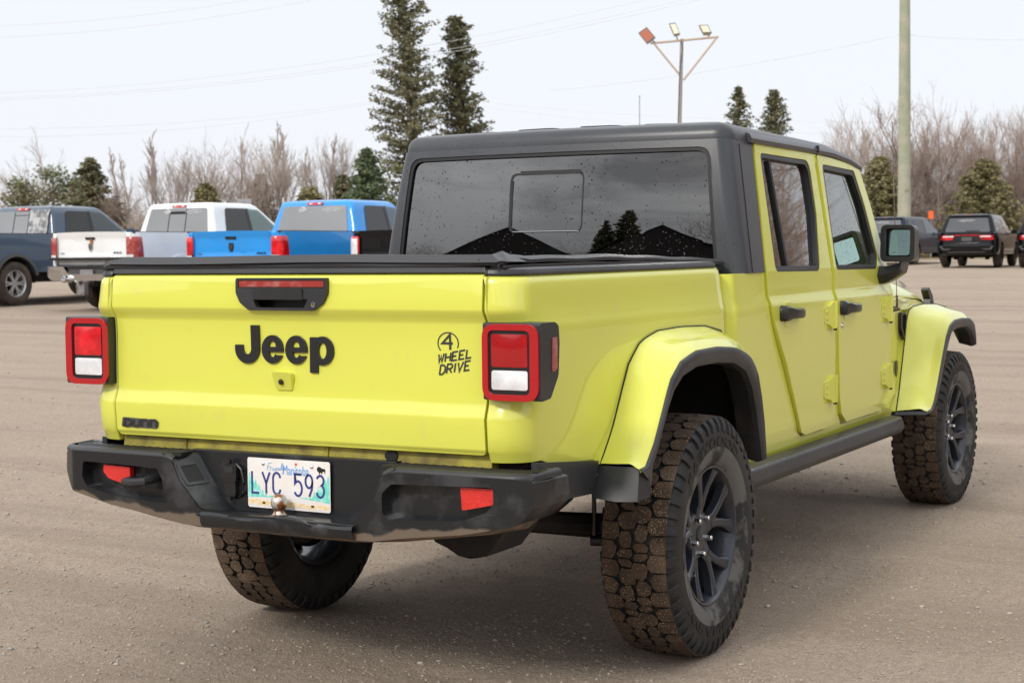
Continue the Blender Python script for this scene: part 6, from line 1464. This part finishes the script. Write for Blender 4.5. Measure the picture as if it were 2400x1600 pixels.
# bare deciduous trees
def bare(seed, h, spread, mat_, depth_=5, up=.55, stems=1, slim=False):
    rg = random.Random(seed); segs = []; tw = []
    def grow(p, d, L0, r_, lv):
        n_ = 3; pts = [p]; dd = d.copy()
        for k in range(n_):
            dd = (dd + Vector((rg.gauss(0, .07), rg.gauss(0, .07), rg.gauss(.01, .05) + .03 * up))).normalized(); pts.append(pts[-1] + dd * L0 / n_)
        (segs if lv < 3 else tw).append((pts, r_, r_ * .62))
        if lv >= depth_: return
        nb = {0: 5, 1: 5, 2: 4, 3: 4, 4: 4}.get(lv, 3)
        if slim: nb = (16, 5, 3, 0)[lv] if lv < 4 else 0
        for k in range(nb):
            f = (rg.uniform(.15, 1) if (k or slim) else 1.0) if slim or lv else (rg.uniform(.5, 1) if k else 1.0)
            i = min(n_ - 1, int(f * n_)); q0 = pts[i].lerp(pts[i + 1], f * n_ - i) if f < 1 else pts[-1]
            ang = rg.uniform(.25, .75) * (spread if not slim else .75) * (1 if k or slim else .3); az = rg.uniform(0, 2 * PI)
            ax = dd.orthogonal().normalized(); ax.rotate(Matrix.Rotation(az, 3, dd)); nd = dd.copy(); nd.rotate(Matrix.Rotation(ang, 3, ax)); nd = (nd + Vector((0, 0, up * .22))).normalized()
            grow(q0, nd, L0 * ((rg.uniform(.16, .26) * (1.25 - f) * 1.3 if lv == 0 else rg.uniform(.4, .6)) if slim else (rg.uniform(.85, 1.15) if lv == 0 else (rg.uniform(.6, .9) if lv == 1 else rg.uniform(.5, .75)))), max(r_ * (.72 if k == 0 else .5), .011), lv + 1)
    for s_ in range(stems):
        d0 = Vector((rg.gauss(0, .12 * (stems > 1) + .04), rg.gauss(0, .12 * (stems > 1) + .04), 1)).normalized()
        grow(Vector((rg.gauss(0, .2) * (stems > 1), rg.gauss(0, .2) * (stems > 1), 0)), d0, h * (.36 if not slim else .95), h * (.011 if not slim else .008), 0)
    root = empty('bare_tree')
    def mesh_(lst, nm, m2, seg):
        VV, FF = [], []
        for pts, r0, r1 in lst:
            base = len(VV)
            for k, p in enumerate(pts):
                r_ = r0 + (r1 - r0) * k / (len(pts) - 1); t_ = (pts[min(k + 1, len(pts) - 1)] - pts[max(k - 1, 0)]).normalized(); a = t_.orthogonal().normalized(); b_ = t_.cross(a)
                for j in range(seg): VV.append(tuple(p + (a * math.cos(2 * PI * j / seg) + b_ * math.sin(2 * PI * j / seg)) * r_))
            for k in range(len(pts) - 1):
                for j in range(seg): FF.append((base + k * seg + j, base + k * seg + (j + 1) % seg, base + (k + 1) * seg + (j + 1) % seg, base + (k + 1) * seg + j))
        return np_mesh(nm, np.array(VV), np.array(FF), m2, parent=root)
    mesh_(segs, 'trunk', BARK if not slim else TWIG, 5); mesh_(tw, 'crown', mat_, 3)
    mx_ = max(p.z for pts, a, b_ in segs + tw for p in pts); root['hh'] = mx_
    return root
PROT = [bare(41, 9, 1.25, TWIG), bare(42, 9, 1.0, TWIG, up=.8), bare(43, 9, 1.1, TWIGR, up=.7, stems=2), bare(44, 10, .5, TWIG, up=1.2, slim=True), bare(45, 9, 1.3, TWIGR, stems=2, up=.6), bare(46, 10, .45, TWIG, up=1.4, slim=True)]
used = [False] * len(PROT)
KIND = ['wide crowned bare grey tree', 'upright bare grey tree', 'two stemmed bare tree with reddish twigs', 'slim bare poplar', 'low forked bare tree with reddish twigs', 'narrow pale bare poplar']
spots = [  # prototype, px of trunk, px of top, distance, where
 (0, 118, 322, 82, 'rising behind the bushy green pine at far left'), (3, 372, 303, 90, 'directly above the left end of the white pickup roof'), (5, 292, 345, 92, 'between the slate grey and white pickups, first of the slim row'), (5, 312, 360, 95, 'second of the slim row left of the white pickup'), (3, 350, 372, 94, 'third of the slim row left of the white pickup'),
 (1, 430, 368, 80, 'above the middle of the white pickup roof'), (4, 505, 330, 78, 'leaning left above the white pickup cab'), (0, 548, 316, 80, 'with a curved trunk above the white pickup windscreen'), (5, 585, 318, 92, 'beside the curved trunk tree'), (3, 662, 284, 88, 'tallest of the slim trees, left of the blue pickup roof'), (1, 655, 345, 78, 'before the tallest slim tree'), (5, 680, 296, 90, 'just right of the tallest slim tree'), (3, 730, 344, 88, 'above the left of the blue pickup roof'), (5, 763, 312, 88, 'above the middle of the blue pickup roof'), (1, 795, 335, 86, 'above the right of the blue pickup roof'), (3, 245, 400, 88, 'right of the lone olive spruce'), (5, 20, 440, 90, 'at the far left edge'), (4, 270, 420, 80, 'low, behind the slate grey pickup windscreen'),
 (1, 2000, 300, 84, 'just beyond the roof front of the yellow truck'), (5, 2055, 285, 90, 'left of the thick green pole'), (2, 2155, 240, 78, 'with reddish crown right of the thick green pole'), (0, 2205, 218, 76, 'largest and forked low, between pole and black suv'), (3, 2180, 290, 86, 'close to the forked tree on its left'), (1, 2262, 300, 84, 'above the whole black suv'), (2, 2372, 262, 78, 'at the right edge above the second black suv'), (5, 2350, 290, 88, 'slim at the right edge'), (4, 2110, 300, 80, 'hidden in part by the thick green pole'), (1, 2420, 250, 84, 'cut by the right edge'), (0, 1960, 330, 90, 'low over the front of the hardtop'), (3, 2290, 330, 92, 'behind the olive cedar on the right'), (4, 2330, 320, 80, 'right of the olive cedar on the right'), (2, 2240, 330, 82, 'between the forked tree and the cedar')]
for k, (pi_, u, v, d, where) in enumerate(spots):
    src_ = PROT[pi_]
    if used[pi_]: o = copy_tree(src_)
    else: o = src_; used[pi_] = True
    p_ = W(u, 560, d); zb = gz(p_.x, p_.y); H_ = W(u, v, d).z - zb; s_ = H_ / src_['hh'] * (1.1 if pi_ not in (3, 5) else 1)
    o.location = (p_.x, p_.y, zb); o.rotation_euler = (0, 0, random.uniform(0, 6.28)); wd_ = random.uniform(.95, 1.2) if pi_ not in (3, 5) else 1; o.scale = (s_ * wd_, s_ * wd_, s_)
    o.name = 'bare_tree'; tag(o, KIND[pi_] + ' ' + where, 'bare tree')
for o in PROT:
    if 'hh' in o: pass
# thicket: mass of saplings and brush beyond the yard, stuff
def thicket(name, az0, az1, r0, r1, n, hmin, hmax, mat_, seed, label):
    rg = np.random.default_rng(seed); az = rg.uniform(R(az0), R(az1), n); rr_ = rg.uniform(r0, r1, n)
    x = CAM.x - np.sin(az) * rr_; y = CAM.y + np.cos(az) * rr_; z = hgt(x, y)
    hmod = .55 + .75 * vnoise(x, y, .16, 9) * 1.0; h = (hmin + (hmax - hmin) * rg.random(n)) * hmod
    lean_ = rg.normal(0, .16, (n, 2)); wd_ = rg.uniform(.012, .035, n); th = rg.uniform(0, PI, n)
    b0 = np.stack([x - wd_ * np.cos(th), y - wd_ * np.sin(th), z], -1); b1_ = np.stack([x + wd_ * np.cos(th), y + wd_ * np.sin(th), z], -1)
    tp = np.stack([x + lean_[:, 0] * h, y + lean_[:, 1] * h, z + h], -1); parts = [np.stack([b0, b1_, tp], 1)]
    for k in range(6):       # side twigs
        f = rg.uniform(.25, .95, n)[:, None]; p0 = b0 * (1 - f) + tp * f; L_ = (h[:, None] * rg.uniform(.12, .38, (n, 1))); dv = rg.normal(0, 1, (n, 3)); dv[:, 2] = np.abs(dv[:, 2]) * .9 + .25; dv /= np.linalg.norm(dv, axis=1)[:, None]
        parts.append(np.stack([p0, p0 + np.array([[0, 0, .035]]), p0 + dv * L_], 1))
    o = tris_to(name, parts, mat_, None); tag(o, label, None, None, 'stuff'); return o
thicket('brush', -52, 62, 86, 118, 32000, 1.8, 3.6, TWIG, 51, 'dense leafless grey brown brush along the far edge of the yard')
thicket('undergrowth', -52, 62, 78, 96, 30000, .9, 2.8, TWIGR, 52, 'low reddish undergrowth in front of the bare trees')
thicket('saplings', 3, 16.5, 82, 104, 9000, 2.2, 4.6, TWIGR, 53, 'tall tangle of reddish saplings behind the parked suvs')
thicket('roadside_wood', -62, -14, 36, 56, 30000, 6.5, 11, TWIGR, 54, 'tall bare wood beside the yard, outside the frame to the right, seen reflected in the side windows')
thicket('far_wood', 62, 308, 62, 100, 50000, 5, 10, TWIG, 55, 'bare wood round the rest of the yard behind the camera, only reflected')
# dense dark understory so that the wood closes: an earthy bank under the brush
# ------------------------------------------------------------------ buildings and trees behind the photographer, seen as reflections
BARN = P('dark corrugated barn wall', (.035, .03, .028), .6); BROOF = P('dark barn roof', (.05, .05, .052), .5)
def barn(x, y, rz, hw, eave, ridge, ln, label):
    b_ = empty('barn', (x, y, gz(x, y)), rz, label=label, cat='barn')
    q = B(); q.prism([(-hw, 0), (hw, 0), (hw, eave), (0, ridge), (-hw, eave)], lambda u, v, w_: (u, -w_, v), ln); q.obj('wall', BARN, b_)
    q = B()
    for s in (1, -1): q.grid([[(0, .3, ridge + .08), (s * (hw + .4), .3, eave - .05)], [(0, -ln - .3, ridge + .08), (s * (hw + .4), -ln - .3, eave - .05)]]); 
    q.obj('roof', BROOF, b_)
    q = B(); q.box((0, .04, eave * .4), (hw * .9, .06, eave * .8)); q.obj('door', BROOF, b_)
barn(-22, -33, R(-30), 8.0, 4.2, 8.2, 22, 'large dark gabled barn behind the camera, left in the rear window reflection')
barn(-7.5, -36, R(-20), 7.5, 4.2, 8.4, 22, 'second dark gabled barn behind the camera, right in the rear window reflection')
for k, (x, y, s_) in enumerate(((-17.5, -50, 1.1), (-15.5, -52, 1.3), (-19.5, -53, 1.0))):
    o = conifer(11, 2.6, 60 + k, FIR, .1, .7, .3, .8, size=.4); o.location = (x, y, 0); o.scale = (s_,) * 3; tag(o, ('shortest', 'tallest', 'middle sized')[k] + ' of three dark spruces behind the barns, seen only as a reflection', 'spruce tree', 'reflected spruces')
for k, (x, y, s_) in enumerate(((-2, -44, 1.0), (4, -40, .9), (9, -46, 1.1))):
    o = copy_tree(PROT[(0, 1, 2)[k]]); o.location = (x, y, 0); o.scale = (s_ * 1.1,) * 3; tag(o, ('left', 'middle', 'right')[k] + ' bare tree of three behind the camera, seen only as a reflection', 'bare tree', 'reflected bare trees')
